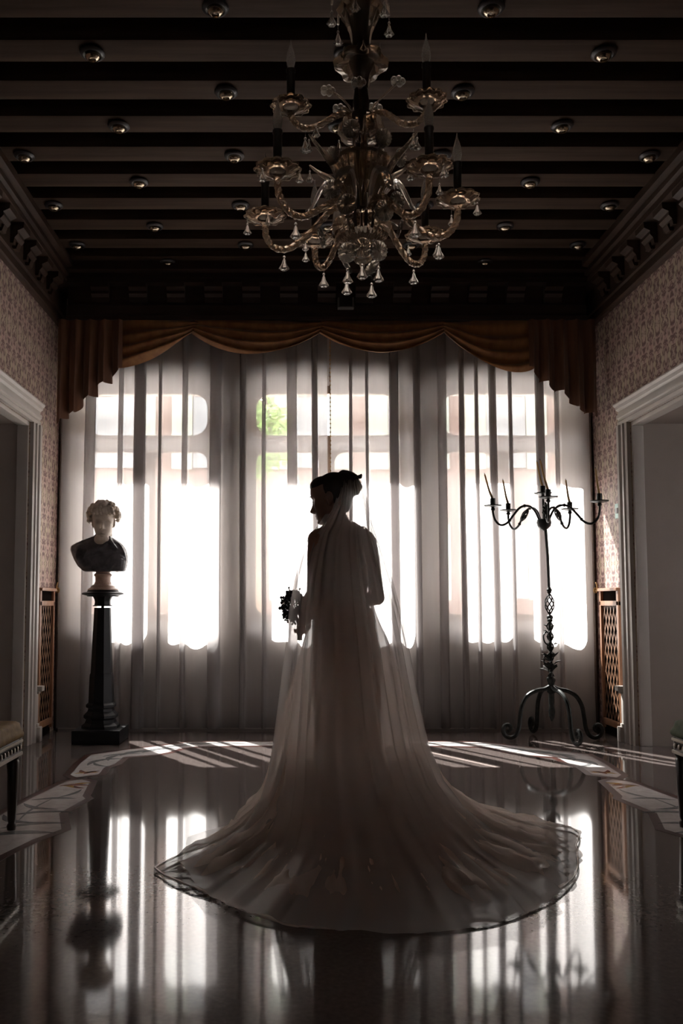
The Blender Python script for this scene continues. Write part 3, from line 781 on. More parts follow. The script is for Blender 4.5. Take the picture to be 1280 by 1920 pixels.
# ================================================================ black pedestal
PX, PY = -1.49, 6.78
t = thing('pedestal', 'tall black marble pedestal with a tapering octagonal shaft under the bust', 'pedestal', (PX, PY, 0))
m = MB().bbox(PX-0.185, PX+0.185, PY-0.185, PY+0.185, 0, 0.105, 0.008)
m.build('plinth', M['black_marble'], t)
O8 = PI/8
m = MB().lathe([(0.150,0.105),(0.150,0.125),(0.125,0.145),(0.115,0.17),(0.135,0.185),(0.135,0.205),(0.105,0.235),(0.100,0.255),(0.118,0.265),(0.118,0.285),(0.100,0.30)], (PX,PY,0), 8, O8)
m.build('base_moulding', M['black_marble'], t, smooth=20)
m = MB().lathe([(0.100,0.29),(0.094,0.50),(0.091,0.52),(0.086,0.53),(0.066,1.040)], (PX,PY,0), 8, O8)
m.build('shaft', M['black_marble'], t, smooth=20)
MB().lathe([(0.012,1.035),(0.012,1.06)], (PX,PY,0), 10).build('pin', M['iron'], t)
m = MB().lathe([(0.078,1.052),(0.078,1.058),(0.066,1.062),(0.062,1.085),(0.066,1.105),(0.078,1.128)], (PX,PY,0), 8, O8)
m.build('neck', M['black_marble'], t, smooth=20)
m = MB().lathe([(0.120,1.128),(0.125,1.135),(0.162,1.146),(0.165,1.154),(0.150,1.162),(0.125,1.166),(0.118,1.180)], (PX,PY,0), 40)
m.build('top_plate', M['black_marble'], t, smooth=30)

# ---------------------------------------------------------------- heads (shared by the bust and the person)
H_FRONT = [(-.121,.030),(-.117,.052),(-.110,.070),(-.100,.078),(-.088,.079),(-.072,.080),(-.055,.082),(-.035,.081),(-.010,.080),(.006,.081),(.022,.0865),(.040,.089),(.060,.085),(.080,.073),(.098,.052),(.110,.029),(.118,.002)]
H_SIDE = [(-.121,.022),(-.112,.034),(-.100,.044),(-.085,.053),(-.060,.061),(-.030,.067),(0,.072),(.030,.0755),(.060,.0725),(.085,.059),(.102,.040),(.113,.021),(.118,.002)]
H_BACK = [(-.121,-.005),(-.110,-.025),(-.095,-.048),(-.070,-.070),(-.040,-.086),(0,-.101),(.035,-.106),(.065,-.098),(.090,-.074),(.106,-.044),(.114,-.020),(.118,-.002)]
NOSE = [(-.058,0),(-.053,.008),(-.048,.021),(-.042,.0285),(-.036,.027),(-.025,.0195),(-.010,.011),(.004,.004),(.014,0)]
def head_shapes(m, T, S=1.0, female=True):
    """head in its own frame: x forward, y to its left, z up, about 0.24 high; T places it"""
    NZ, NA = 110, 120; vs = []; fs = []
    g = lambda a, c, w: math.exp(-((a-c)/w)**2)
    zs = [-.121 + .239*(0.5-0.5*math.cos(PI*i/NZ))*0.5 + .239*i/NZ*0.5 for i in range(NZ+1)]
    for z in zs:
        xf, ys, xb = interp(z, H_FRONT), interp(z, H_SIDE), interp(z, H_BACK)
        for k in range(NA):
            a = 2*PI*k/NA; c, s_ = math.cos(a), math.sin(a)
            y = ys*math.copysign(abs(s_)**0.92, s_)
            if c >= 0:
                x = xf*c**0.80; q = abs(y); fr = min(1, c*2.2)
                d = interp(z, NOSE)*g(y, 0, interp(z, [(-.05,.0105),(-.035,.0095),(0,.0075)]))
                d += .0085*g(q,.0135,.0055)*g(z,-.0455,.0055)                     # wings of the nose
                d -= .0085*g(q,.030,.013)*g(z,.004,.0095); d += .0070*g(q,.031,.0085)*g(z,.0015,.0062)      # socket, eyeball
                d -= .0016*g(q,.031,.013)*g(z,.0095,.0018); d -= .0018*g(q,.031,.012)*g(z,-.0005,.0014)     # lid fold, closed lid line
                d += .0035*g(q,.028,.016)*g(z,.0215,.0055)                        # brow
                d += .0050*g(q,.044,.016)*g(z,-.022,.016)                         # cheekbone
                d += .0060*g(y,0,.016)*g(z,-.0665,.0042) + .0066*g(y,0,.0135)*g(z,-.0785,.0048) - .0042*g(y,0,.020)*g(z,-.0724,.0019)   # lips
                d -= .0030*g(y,0,.018)*g(z,-.0885,.0045); d += .0065*g(y,0,.016)*g(z,-.1025,.0095)          # chin
                d -= .0018*g(y,0,.004)*g(z,-.059,.004)
                x += d*fr
            else: x = -abs(xb)*abs(c)**0.9
            vs.append(T @ (Vector((x, y, z))*S))
    for i in range(NZ):
        for k in range(NA): fs.append((i*NA+k, i*NA+(k+1)%NA, (i+1)*NA+(k+1)%NA, (i+1)*NA+k))
    fs.append(tuple(range(NA-1,-1,-1))); fs.append(tuple(NZ*NA+k for k in range(NA)))
    m.add(vs, fs)
    R = T.to_3x3().normalized()
    for s_ in (1,-1):                                                             # ears
        Re = R @ Matrix.Rotation(s_*0.35, 3, 'Z')
        m.ell(T @ (Vector((-.010, s_*.0735, -.010))*S), [q*S for q in (.0165,.0075,.0290)], 14, 10, Re)
        pts = [T @ (Vector((-.010-.013*math.cos(t)*1.0, s_*(.080), -.006+.024*math.sin(t)))*S) for t in [(-1.2+0.3*q) for q in range(13)]]
        m.tube(pts, [.0042*S]*len(pts), 7)
        m.ell(T @ (Vector((-.003, s_*.073, -.034))*S), [q*S for q in (.008,.006,.009)], 10, 7, R)

# ================================================================ bust
BX, BY = -1.475, 6.78
t = thing('bust', 'marble bust of a curly haired youth with dark draped chest on the black pedestal', 'bust', (BX, BY, 1.18))
# socle
MB().lathe([(0.118,1.180),(0.118,1.188),(0.098,1.200),(0.092,1.212),(0.070,1.225),(0.060,1.25),(0.062,1.285),(0.072,1.296),(0.068,1.306),(0.056,1.315),(0.056,1.345)], (BX-0.015,BY,0), 32).build('socle', M['socle_marble'], t, smooth=30)
# draped chest: lofted block, with cloth folds laid over it, fused
def loftE(m, rows, n=28):
    """rows: (z, x-left, x-right, half depth, y)"""
    vs = []; fs = []
    for z, a, b, d, y in rows:
        for k in range(n):
            q = 2*PI*k/n; cx = math.cos(q); sy = math.sin(q)
            e = 0.75
            vs.append(((a+b)/2 + (b-a)/2*math.copysign(abs(cx)**e, cx), y + d*math.copysign(abs(sy)**e, sy), z))
    for i in range(len(rows)-1):
        for k in range(n): fs.append((i*n+k, i*n+(k+1)%n, (i+1)*n+(k+1)%n, (i+1)*n+k))
    fs.append(tuple(range(n-1,-1,-1))); fs.append(tuple((len(rows)-1)*n+k for k in range(n)))
    m.add(vs, fs)
SB = 236.0
def bxp(px): return (px-545)/FPX*6.79
def bzp(py): return 1.08 + (1130-py)/FPX*6.79
rows = [(bzp(1072.5), bxp(161), bxp(231), 0.075, BY), (bzp(1071), bxp(157), bxp(235), 0.085, BY), (bzp(1062), bxp(147), bxp(238), 0.105, BY), (bzp(1050), bxp(140), bxp(239.5), 0.12, BY), (bzp(1040), bxp(135.5), bxp(238.5), 0.125, BY+0.005),
        (bzp(1031), bxp(132), bxp(236), 0.12, BY+0.01), (bzp(1024), bxp(133), bxp(232), 0.11, BY+0.015), (bzp(1018), bxp(142), bxp(226), 0.10, BY+0.02), (bzp(1012), bxp(160), bxp(218), 0.09, BY+0.025), (bzp(1006), bxp(173), bxp(209), 0.075, BY+0.03), (bzp(1001), bxp(178), bxp(203), 0.055, BY+0.03)]
m = MB(); loftE(m, rows)
def fold(pp, r0, dy=0.0):
    """ridge on the front of the chest through photo points"""
    pts = []
    for px, py in pp:
        z = bzp(py); hw = [interp(z, [(r[0], r[k]) for r in rows]) for k in (1,2,3,4)]
        x = bxp(px); c = (hw[0]+hw[1])/2; h = (hw[1]-hw[0])/2
        u = max(-0.97, min(0.97, (x-c)/h)); y = hw[3] - hw[2]*(1-abs(u)**2.66)**0.375
        pts.append((x, y + dy, z))
    pts = smooth_path(pts, 5); n = len(pts)
    m.tube(pts, [r0*(0.35+0.65*math.sin(PI*(i+0.5)/n)) for i in range(n)], 8)
fold([(206,1006),(210,1016),(216,1024),(224,1032)], 0.016)
fold([(206,1005),(203,1020),(196,1029),(184,1033)], 0.017, 0.004)
fold([(222,1018),(232,1034),(238,1052)], 0.016, 0.006)
fold([(196,1030),(206,1034),(220,1034),(230,1030)], 0.014, 0.004)
fold([(190,1036),(202,1048),(214,1060)], 0.013, 0.004)
fold([(176,1024),(166,1040),(160,1058)], 0.012, 0.006)
fold([(160,1020),(150,1036),(150,1052)], 0.012, 0.006)
fold([(218,1040),(206,1052),(197,1068)], 0.014, 0.004)
fold([(232,1046),(218,1058),(210,1070)], 0.012, 0.006)
fold([(178,1006),(168,1012),(150,1020),(136,1030)], 0.012, 0.006)
remesh(m, 0.006, 3).build('draped_chest', M['dark_marble'], t, smooth=180)
# head, turned a little to its left, on a full neck
hc = Vector((bxp(194), BY-0.02, bzp(979)))
fwd = Vector((0.14, -1, -0.10)).normalized(); lft = Vector((0,0,1)).cross(fwd).normalized(); up = fwd.cross(lft)
T = Matrix(((fwd.x,lft.x,up.x,hc.x),(fwd.y,lft.y,up.y,hc.y),(fwd.z,lft.z,up.z,hc.z),(0,0,0,1)))
m = MB(); head_shapes(m, T, 1.12, False)
m.tube([(bxp(192),BY+0.03,bzp(1024)), (bxp(193),BY+0.025,bzp(1012)), (bxp(194),BY+0.02,bzp(998)), (bxp(194),BY+0.02,bzp(985))], [0.082,0.066,0.062,0.066], 18)
m.ell((bxp(193),BY-0.055,bzp(1013)), (0.062,0.050,0.052)); m.ell((bxp(192),BY-0.02,bzp(1020)), (0.075,0.075,0.03))
remesh(m, 0.0034, 1, flt=0.3).build('head', M['white_marble'], t, smooth=180)
m = MB(); rr = random.Random(4)
m.ell(T @ Vector((-0.028,0,0.052)), (0.104,0.094,0.092), 20, 12, T.to_3x3())
for k in range(190):
    a = rr.uniform(0, 2*PI); e = rr.uniform(-0.5, 1.0)
    c = math.sqrt(max(0, 1-e*e)); d = Vector((c*math.cos(a), c*math.sin(a), e))
    if d.x > 0.35 and d.z < 0.50: continue           # the face stays open
    if d.x > 0.15 and d.z < -0.1: continue
    p = T @ Vector((-0.022 + d.x*0.119, d.y*0.118, 0.050 + d.z*0.110))
    r = rr.uniform(0.015, 0.025); m.ell(p, (r, r*rr.uniform(0.8,1.1), r*rr.uniform(0.75,1.15)), 8, 6)
for y in (-0.075,-0.05,-0.025,0.0,0.02,0.045,0.07):   # locks over the brow
    m.tube([T @ Vector(p) for p in ((0.055,y*0.8,0.115),(0.088,y,0.095),(0.100,y*1.05+0.008,0.070),(0.092,y*1.1+0.016,0.055))], [0.016,0.018,0.014,0.007], 7)
remesh(m, 0.004, 1, flt=0.3).build('hair', M['white_marble'], t, smooth=180)

# ================================================================ iron candelabra
KX, KY = 2.055, 6.80
t = thing('candelabra', 'tall black wrought iron floor candelabra with five scrolling arms by the right window', 'candelabra', (KX, KY, 0))
def kz(py, d=6.98): return 1.08 + (1130-py)/FPX*d
# legs
lp = [(0.015,0.42),(0.06,0.40),(0.14,0.385),(0.215,0.345),(0.262,0.27),(0.280,0.18),(0.292,0.10),(0.318,0.045),(0.365,0.022),(0.412,0.038),(0.432,0.08),(0.415,0.118),(0.380,0.122),(0.364,0.095),(0.380,0.072),(0.40,0.082)]
for ang in (182, -75, -2, 100):
    a = math.radians(ang); sc_ = 0.9
    pts = smooth_path([(KX + math.cos(a)*r*sc_, KY + math.sin(a)*r*sc_, z) for r, z in lp], 5)
    n = len(pts)
    MB().tube(pts, [0.017 if i < n*0.75 else lerp(0.017, 0.009, (i/n-0.75)/0.25) for i in range(n)], 8).build('leg', M['iron'], t)
# stem
m = MB().tube([(KX,KY,0.30),(KX,KY,0.44)], 0.022, 10).tube([(KX,KY,0.43),(KX,KY,0.98)], 0.014, 8)
m.lathe([(0.016,0.36),(0.034,0.375),(0.034,0.40),(0.022,0.42),(0.026,0.45),(0.034,0.465),(0.034,0.485),(0.02,0.50)], (KX,KY,0), 16)
m.lathe([(0.006,0.15),(0.02,0.18),(0.026,0.22),(0.018,0.27),(0.022,0.30)], (KX,KY,0), 14)
for z, r in ((0.94,0.022),(0.965,0.026),(1.165,0.018),(1.18,0.022),(1.195,0.016)): m.ell((KX,KY,z), (r,r,r*0.8), 12, 8)
m.tube([(KX,KY,1.16),(KX-0.006,KY,1.45),(KX-0.022,KY,1.72)], [0.012,0.012,0.014], 8)
TX = KX - 0.03
m.lathe([(0.012,1.655),(0.03,1.668),(0.052,1.69),(0.058,1.72),(0.052,1.745),(0.03,1.75),(0.0,1.74)], (TX,KY,0), 18)
m.build('stem', M['iron'], t)
# twisted basket
def basket(name, c, r, h, n=6, ax=None, parent=t):
    m = MB()
    ax = (ax or Vector((0,0,1))).normalized(); u = ax.orthogonal().normalized(); v = ax.cross(u)
    for sgn in (1,-1):
        for k in range(n):
            pts = []
            for i in range(15):
                q = i/14; a = 2*PI*k/n + sgn*q*PI*1.0; rr_ = r*math.sin(PI*q)**0.8
                pts.append(Vector(c) + ax*(q-0.5)*h + (u*math.cos(a)+v*math.sin(a))*rr_)
            m.tube(pts, 0.0048, 5)
    return m.build(name, M['iron'], parent)
basket('twisted_basket', (KX,KY,1.07), 0.036, 0.17)
# climbing vine with leaves
m = MB()
for ph in (0, PI):
    pts = [(KX+0.022*math.cos(ph+i*0.55), KY+0.022*math.sin(ph+i*0.55), 0.50+i*0.014) for i in range(34)]
    m.tube(pts, 0.006, 6)
rr = random.Random(8)
for k in range(26):
    z = rr.choice([rr.uniform(0.52,0.66), rr.uniform(0.66,0.95)]); a = rr.uniform(0,2*PI); big = 1.5 if z < 0.66 else 0.85
    d = Vector((math.cos(a), math.sin(a), rr.uniform(0.2,1.2))).normalized(); s_ = d.cross(Vector((0,0,1))).normalized()*0.02*big
    b = Vector((KX,KY,z)) + Vector((math.cos(a), math.sin(a), 0))*0.016; e = b + d*0.055*big; mid = (b+e)/2 + Vector((0,0,0.008))
    m.add([b, mid+s_, e, mid-s_, mid+Vector((0,0,0.008))], [(0,1,4),(1,2,4),(2,3,4),(3,0,4),(0,3,2,1)])
for zz in (0.62,0.80):
    m.tube(smooth_path([(KX-0.015,KY-0.01,zz-0.06),(KX-0.05,KY-0.02,zz-0.03),(KX-0.058,KY-0.02,zz+0.02),(KX-0.03,KY-0.01,zz+0.05),(KX-0.01,KY-0.01,zz+0.03)], 5), 0.006, 6)
m.build('vine', M['iron'], t)
# arms
RA = 0.425
def holder(c, parent):
    m = MB(); x, y, z = c
    m.lathe([(0.0,-0.005),(0.02,-0.004),(0.045,0.002),(0.066,0.006),(0.072,0.014),(0.060,0.012),(0.03,0.006),(0.0,0.004)], (x,y,z), 22, wob=lambda a, q: 1+0.07*math.cos(8*a)*q)
    m.lathe([(0.0,0.0),(0.021,0.002),(0.021,0.068),(0.017,0.070),(0.017,0.010),(0.0,0.010)], (x,y,z), 14)
    m.ell((x,y,z-0.018), (0.018,0.018,0.016), 10, 7)
    m.build('candle_holder', M['iron'], parent)
candle_at = []
for ang, pz in ((-2-26, 1.858), (44, 1.850), (116, 1.850), (188, 1.838), (-102, 1.862)):
    a = math.radians(ang)
    ap = [(0.028,1.70),(0.048,1.76),(0.085,1.825),(0.14,1.852),(0.20,1.835),(0.255,1.775),(0.305,1.715),(0.36,1.695),(0.405,1.73),(0.425,1.79),(0.425,pz)]
    pts = smooth_path([(TX+math.cos(a)*r, KY+math.sin(a)*r, z) for r, z in ap], 6)
    arm = MB().tube(pts, 0.0095, 8)
    for i in (20, 34): arm.ell(pts[i], 0.014, 8, 6)
    o = arm.build('arm', M['iron'], t)
    c = (TX+math.cos(a)*0.425, KY+math.sin(a)*0.425, pz)
    holder(c, o); candle_at.append(c)
    p0, p1 = pts[22], pts[34]
    if ang in (44, 116, -102): basket('twisted_basket', (pts[22]+pts[32])/2 , 0.020, 0.14, 5, pts[32]-pts[22], o)
# centre candle on a rod
m = MB().tube([(TX,KY,1.72),(TX-0.004,KY,1.94)], 0.010, 8); m.ell((TX,KY,1.80), 0.016, 8, 6); o = m.build('centre_rod', M['iron'], t)
c = (TX-0.004, KY, 1.945); holder(c, o); candle_at.append(c)
CL = ['rightmost', 'second from right', 'second from left', 'leftmost', 'front', 'central topmost']
LEAN = [(-0.10,0.0),(-0.11,0.03),(-0.17,-0.02),(-0.25,0.0),(-0.20,0.0),(-0.17,0.02)]
HT = [0.235,0.225,0.235,0.23,0.26,0.235]
for (x,y,z), nm, (lx,ly), h in zip(candle_at, CL, LEAN, HT):
    k = thing('candle', 'slender yellowed taper candle leaning left, the %s one in the candelabra' % nm, 'candle', (x,y,z+0.012), 'taper candles in the candelabra')
    pts = smooth_path([(x,y,z+0.012),(x,y,z+0.06),(x+lx*0.45*h,y+ly*0.45*h,z+0.55*h),(x+lx*h*1.05,y+ly*h,z+0.03+h)], 5); n = len(pts)
    MB().tube(pts, [lerp(0.0135,0.006,i/(n-1)) for i in range(n)], 10).build('wax', M['candle_wax'], k)
    e = pts[-1]; MB().tube([e, e+Vector((lx*0.012,0,0.012))], 0.0022, 6).build('wick', M['wick'], k)

# ================================================================ two upholstered chairs at the sides
def chair(loc, sgn, fabric, label):
    """faces +x when sgn = 1; loc is the middle of the front edge on the floor"""
    x0, y0 = loc
    t = thing('upholstered_chair', label, 'chair', (x0 - sgn*0.24, y0, 0))
    def X(a): return x0 - sgn*a
    def bx(m, a, b, ya, yb, z0, z1, bv=0.008): m.bbox(min(X(a),X(b)), max(X(a),X(b)), y0+ya, y0+yb, z0, z1, bv); return m
    m = bx(MB(), 0.0, 0.48, -0.235, 0.235, 0.43, 0.47, 0.015); bx(m, 0.01, 0.47, -0.228, 0.228, 0.445, 0.515, 0.032)
    m = remesh(m, 0.009, 6); m.build('seat', fabric, t, smooth=180)
    m = bx(MB(), 0.012, 0.465, -0.22, 0.22, 0.352, 0.432, 0.006); m.build('apron', M['chair_wood'], t)
    m = MB(); bx(m, 0.002, 0.02, -0.215, 0.215, 0.412, 0.426, 0.004); bx(m, 0.002, 0.02, -0.215, 0.215, 0.352, 0.368, 0.004)
    for k in range(9): m.ell((X(0.006), y0-0.18+k*0.045, 0.39), (0.008,0.012,0.014), 8, 6)
    m.build('moulding', M['chair_trim'], t)
    for a, yy in ((0.045,0.2),(0.045,-0.2),(0.44,0.2),(0.44,-0.2)):
        m = MB()
        if a < 0.2:
            m.lathe([(0.020,0.0),(0.024,0.02),(0.016,0.035),(0.020,0.05),(0.030,0.32),(0.024,0.33),(0.036,0.345),(0.036,0.43)], (X(a), y0+yy, 0), 12)
        else:
            m.tube([(X(a+0.07),y0+yy,0),(X(a+0.02),y0+yy,0.25),(X(a),y0+yy,0.45),(X(a+0.02),y0+yy,0.7),(X(a+0.08),y0+yy,1.0)], [0.018,0.022,0.024,0.022,0.018], 8)
        m.build('leg', M['chair_wood'], t)
    m = MB()
    for zz, zz2 in ((0.60,0.64),(0.96,1.0)):
        m.tube([(X(0.445+0.02*(zz-0.45)/0.25),y0-0.2,zz),(X(0.455+0.02*(zz-0.45)/0.25),y0+0.2,zz)], 0.022, 8)
    m.build('back_frame', M['chair_wood'], t)
    P = Matrix.Translation((X(0.475), y0, 0.80)) @ Matrix.Rotation(-sgn*0.2, 4, 'Y')
    MB().bbox(-0.03, 0.03, -0.185, 0.185, -0.155, 0.155, 0.025, P).build('backrest', fabric, t)
    return t
chair((-1.285, 3.95), 1, M['gold_fabric'], 'dark wooden chair with a gold padded seat by the left doorway')
chair((1.85, 4.0), -1, M['green_fabric'], 'dark carved chair with a green padded seat at the right edge')
# ================================================================ glass chandelier
HX, HY = 0.288, 3.36
t = chand = thing('chandelier', 'large amber blown glass chandelier with curved arms, flowers and drops under the beams', 'chandelier', (HX, HY, 2.36))
G, GC = M['murano'], M['murano_clear']
def rib(n, a): return lambda q, s: 1 + a*math.cos(n*q)
# central column of blown pieces
MB().lathe([(0.020,2.60),(0.024,2.70),(0.018,2.78),(0.022,2.86),(0.028,2.93),(0.020,2.99),(0.024,3.05),(0.034,3.12),(0.024,3.2),(0.030,3.26),(0.036,3.33),(0.026,3.42),(0.030,3.52),(0.034,3.6),(0.02,3.7),(0.016,3.82)], (HX,HY,0), 20).build('stem', M['chair_wood'], t)
MB().lathe([(0.0,2.500),(0.035,2.505),(0.075,2.53),(0.105,2.565),(0.118,2.605),(0.105,2.625),(0.07,2.64),(0.05,2.66)], (HX,HY,0), 96, wob=rib(24,0.035), cap=False).build('bowl', G, t)
MB().lathe([(0.0,2.425),(0.008,2.43),(0.012,2.445),(0.03,2.455),(0.045,2.475),(0.046,2.495),(0.03,2.508),(0.0,2.51)], (HX,HY,0), 24, wob=rib(8,0.04)).build('finial', G, t)
MB().lathe([(0.05,2.72),(0.085,2.76),(0.105,2.81),(0.10,2.85),(0.115,2.875),(0.095,2.87),(0.085,2.82),(0.06,2.77)], (HX,HY,0), 80, wob=rib(20,0.04), cap=False).build('cup', G, t)
MB().lathe([(0.03,2.955),(0.07,2.965),(0.092,2.99),(0.088,3.03),(0.06,3.06),(0.03,3.08)], (HX,HY,0), 40, wob=rib(10,0.05), cap=False).build('cup', G, t)
MB().lathe([(0.028,3.18),(0.04,3.23),(0.07,3.265),(0.10,3.27),(0.105,3.30),(0.07,3.315),(0.04,3.33)], (HX,HY,0), 40, wob=rib(6,0.1), cap=False).build('cup', G, t)
MB().lathe([(0.03,3.34),(0.045,3.42),(0.075,3.49),(0.095,3.52),(0.08,3.55),(0.04,3.57)], (HX,HY,0), 40, wob=rib(8,0.06), cap=False).build('cup', G, t)
MB().lathe([(0.0,3.80),(0.06,3.80),(0.075,3.84),(0.05,3.90),(0.03,3.95),(0.0,3.95)], (HX,HY,0), 28).build('canopy', M['rail_brass'], t)

def W(a, r, z): return Vector((HX + r*math.cos(a), HY + r*math.sin(a), z))
def drop(c, parent, s=1.0):
    """ribbed bell drop hanging by a wire from point c"""
    x, y, z = c; m = MB()
    m.tube([(x,y,z),(x,y,z-0.03*s)], 0.0015, 4)
    m.ell((x,y,z-0.034*s), 0.006*s, 8, 6)
    m.lathe([(0.0,-0.038*s),(0.005*s,-0.045*s),(0.009*s,-0.062*s),(0.018*s,-0.078*s),(0.020*s,-0.084*s),(0.012*s,-0.09*s),(0.0,-0.088*s)], (x,y,z), 12, wob=rib(6,0.12))
    return m.build('drop', GC, parent)
def saucer(c, parent, R=0.082):
    x, y, z = c
    return MB().lathe([(0.012,-0.03),(0.024,-0.02),(0.05,-0.008),(R*0.9,0.010),(R,0.004),(R*1.03,0.012),(R*0.9,0.020),(0.05,0.008),(0.026,0.012),(0.024,0.03),(0.0,0.03)], (x,y,z), 72, wob=lambda a, q: 1 + (0.07*math.cos(12*a) if 0.25 < q < 0.7 else 0.03*math.cos(24*a) if 0.1 < q <= 0.25 else 0)).build('drip_pan', G, parent)
def candle_bulb(c, parent):
    x, y, z = c
    MB().lathe([(0.0,0.015),(0.022,0.016),(0.022,0.03),(0.0165,0.032),(0.0165,0.145),(0.019,0.148),(0.019,0.158),(0.0,0.16)], (x,y,z), 14).build('candle_sleeve', M['chair_wood'], parent)
    MB().lathe([(0.011,0.155),(0.016,0.175),(0.0185,0.195),(0.016,0.22),(0.009,0.245),(0.004,0.262),(0.001,0.285)], (x,y,z), 14).build('bulb', M['bulb'], parent)
def rope_arm(pts, r0, parent, name='arm'):
    pts = smooth_path(pts, 9); m = MB(); n = len(pts)
    m.tube(pts, [r0*(1+0.10*math.cos(i*PI*0.9)) for i in range(n)], 10)
    for ph in (0, 2*PI/3, 4*PI/3):            # twisted cord ribs
        tw = []
        for i, p in enumerate(pts):
            d = (pts[min(i+1,n-1)] - pts[max(i-1,0)]).normalized(); u = d.cross(Vector((0,0,1)))
            u = u.normalized() if u.length > 1e-3 else d.orthogonal().normalized(); v = d.cross(u); a = ph + i*0.55
            tw.append(p + (u*math.cos(a)+v*math.sin(a))*r0*0.95)
        m.tube(tw, r0*0.28, 5)
    return m.build(name, G, parent, smooth=60)

LOW = [(0.661,3.277),(0.585,3.614),(0.106,3.659),(-0.106,3.428),(-0.049,3.045),(0.508,3.026)]
for (x, y) in LOW:
    a = math.atan2(y-HY, x-HX); R = math.hypot(x-HX, y-HY)
    arm = rope_arm([W(a,0.05,2.645),W(a,0.085,2.685),W(a,0.13,2.675),W(a,R*0.52,2.595),W(a,R*0.72,2.535),W(a,R*0.88,2.535),W(a,R*0.98,2.58),W(a,R,2.635)], 0.0125, t)
    c = (x, y, 2.665); saucer(c, arm); candle_bulb(c, arm)
    drop(W(a, R*0.80, 2.530), arm)
    drop(W(a, R+0.075, 2.675), arm, 0.8); drop(W(a+0.2, R-0.02, 2.665), arm, 0.7)
for a_deg in (200, -20, 90):
    a = math.radians(a_deg); x, y = HX + 0.275*math.cos(a), HY + 0.275*math.sin(a)
    if a_deg == 200: x, y = 0.0, 3.253
    if a_deg == -20: x, y = 0.533, 3.217
    a = math.atan2(y-HY, x-HX); R = math.hypot(x-HX, y-HY)
    arm = rope_arm([W(a,0.03,3.02),W(a,0.06,3.06),W(a,0.11,3.045),W(a,R*0.62,2.985),W(a,R*0.82,2.965),W(a,R*0.96,2.985),W(a,R,3.01)], 0.0115, t)
    c = (x, y, 3.035); saucer(c, arm, 0.076); candle_bulb(c, arm); drop(W(a, R*0.8, 2.955), arm); drop(W(a+0.25, R*0.75, 2.975), arm, 0.8)
# curving leaves rising from the bowl, with a drop at some tips
for k in range(6):
    a = math.radians(28 + 60*k); m = MB()
    pts = smooth_path([W(a,0.06,2.66),W(a,0.085,2.74),W(a,0.14,2.83),W(a,0.20,2.88),W(a,0.245,2.925)], 6); n = len(pts)
    m.tube(pts, [lerp(0.011,0.004,i/(n-1))*(1+0.9*math.sin(PI*i/(n-1))) for i in range(n)], 8)
    o = m.build('leaf', G, t)
    drop(pts[-1], o, 0.8)
    b = a + math.radians(30)                   # broad lower leaves, curling outward and down
    P = []
    for i in range(13):
        s = i/12; r = 0.07 + 0.16*s; z = 2.70 + 0.10*math.sin(PI*min(1, s*1.15)) - 0.03*s; wv = 0.030*math.sin(PI*(0.12+0.88*s))**0.8 + 0.002
        cpt = W(b, r, z); side = Vector((-math.sin(b), math.cos(b), 0))
        P.append([cpt + side*wv*q + Vector((0,0,-0.012*q*q + 0.004*math.cos(q*9))) for q in (-1,-0.6,-0.2,0.2,0.6,1)])
    m = MB().grid(P); m.add([Vector(q)+Vector((0,0,0.004)) for r_ in P for q in r_], [(i*6+j,(i+1)*6+j,(i+1)*6+j+1,i*6+j+1) for i in range(12) for j in range(5)])
    m.build('leaf', GC, t)
# ribbed pinwheel flowers
def pinwheel(c, nrm, parent, R=0.040):
    c = Vector(c); nrm = Vector(nrm).normalized(); u = nrm.orthogonal().normalized(); v = nrm.cross(u); m = MB()
    q = Matrix((u, v, nrm)).transposed().to_4x4(); q.translation = c
    m.lathe([(0.0,0.006),(R*0.4,0.006),(R*0.9,0.0035),(R,0.0),(R*0.9,-0.0035),(R*0.4,-0.005),(0.0,-0.005)], (0,0,0), 24, cap=False)
    for k in range(18):
        a = 2*PI*k/18
        m.tube([(R*0.22*math.cos(a),R*0.22*math.sin(a),0.006),(R*0.98*math.cos(a+0.25),R*0.98*math.sin(a+0.25),0.003)], [0.002,0.0036], 5)
    m.ell((0,0,0.007), (R*0.2,R*0.2,0.006), 10, 6)
    m.xf(q); return m.build('flower', GC, parent)
for k, (a_deg, r, z) in enumerate([(-62,0.16,2.60),(-118,0.15,2.63),(-140,0.165,2.70),(-35,0.16,2.66),(20,0.17,2.62),(75,0.16,2.60),(110,0.16,2.62),(160,0.17,2.58),(-95,0.085,2.475),(-55,0.10,2.465),(-130,0.10,2.46),(60,0.09,2.46),(130,0.09,2.47),
                                   (-110,0.15,2.93),(-60,0.15,2.90),(-150,0.14,2.86),(-20,0.16,2.86),(100,0.15,2.9)]):
    a = math.radians(a_deg); c = W(a, r, z)
    zb = 2.52 if z < 2.55 else (2.62 if z < 2.75 else 2.78)
    m = MB().tube(smooth_path([W(a,0.05,zb),W(a,(r+0.05)*0.55,(z+zb)/2+0.02),c], 5), 0.004, 6)
    o = m.build('flower_stem', GC, t)
    pinwheel(c, (math.cos(a)*0.8, math.sin(a)*0.8-0.35, -0.25), o, 0.040 if k < 13 else 0.036)
    if z < 2.5: drop((c.x, c.y, c.z-0.035), o)
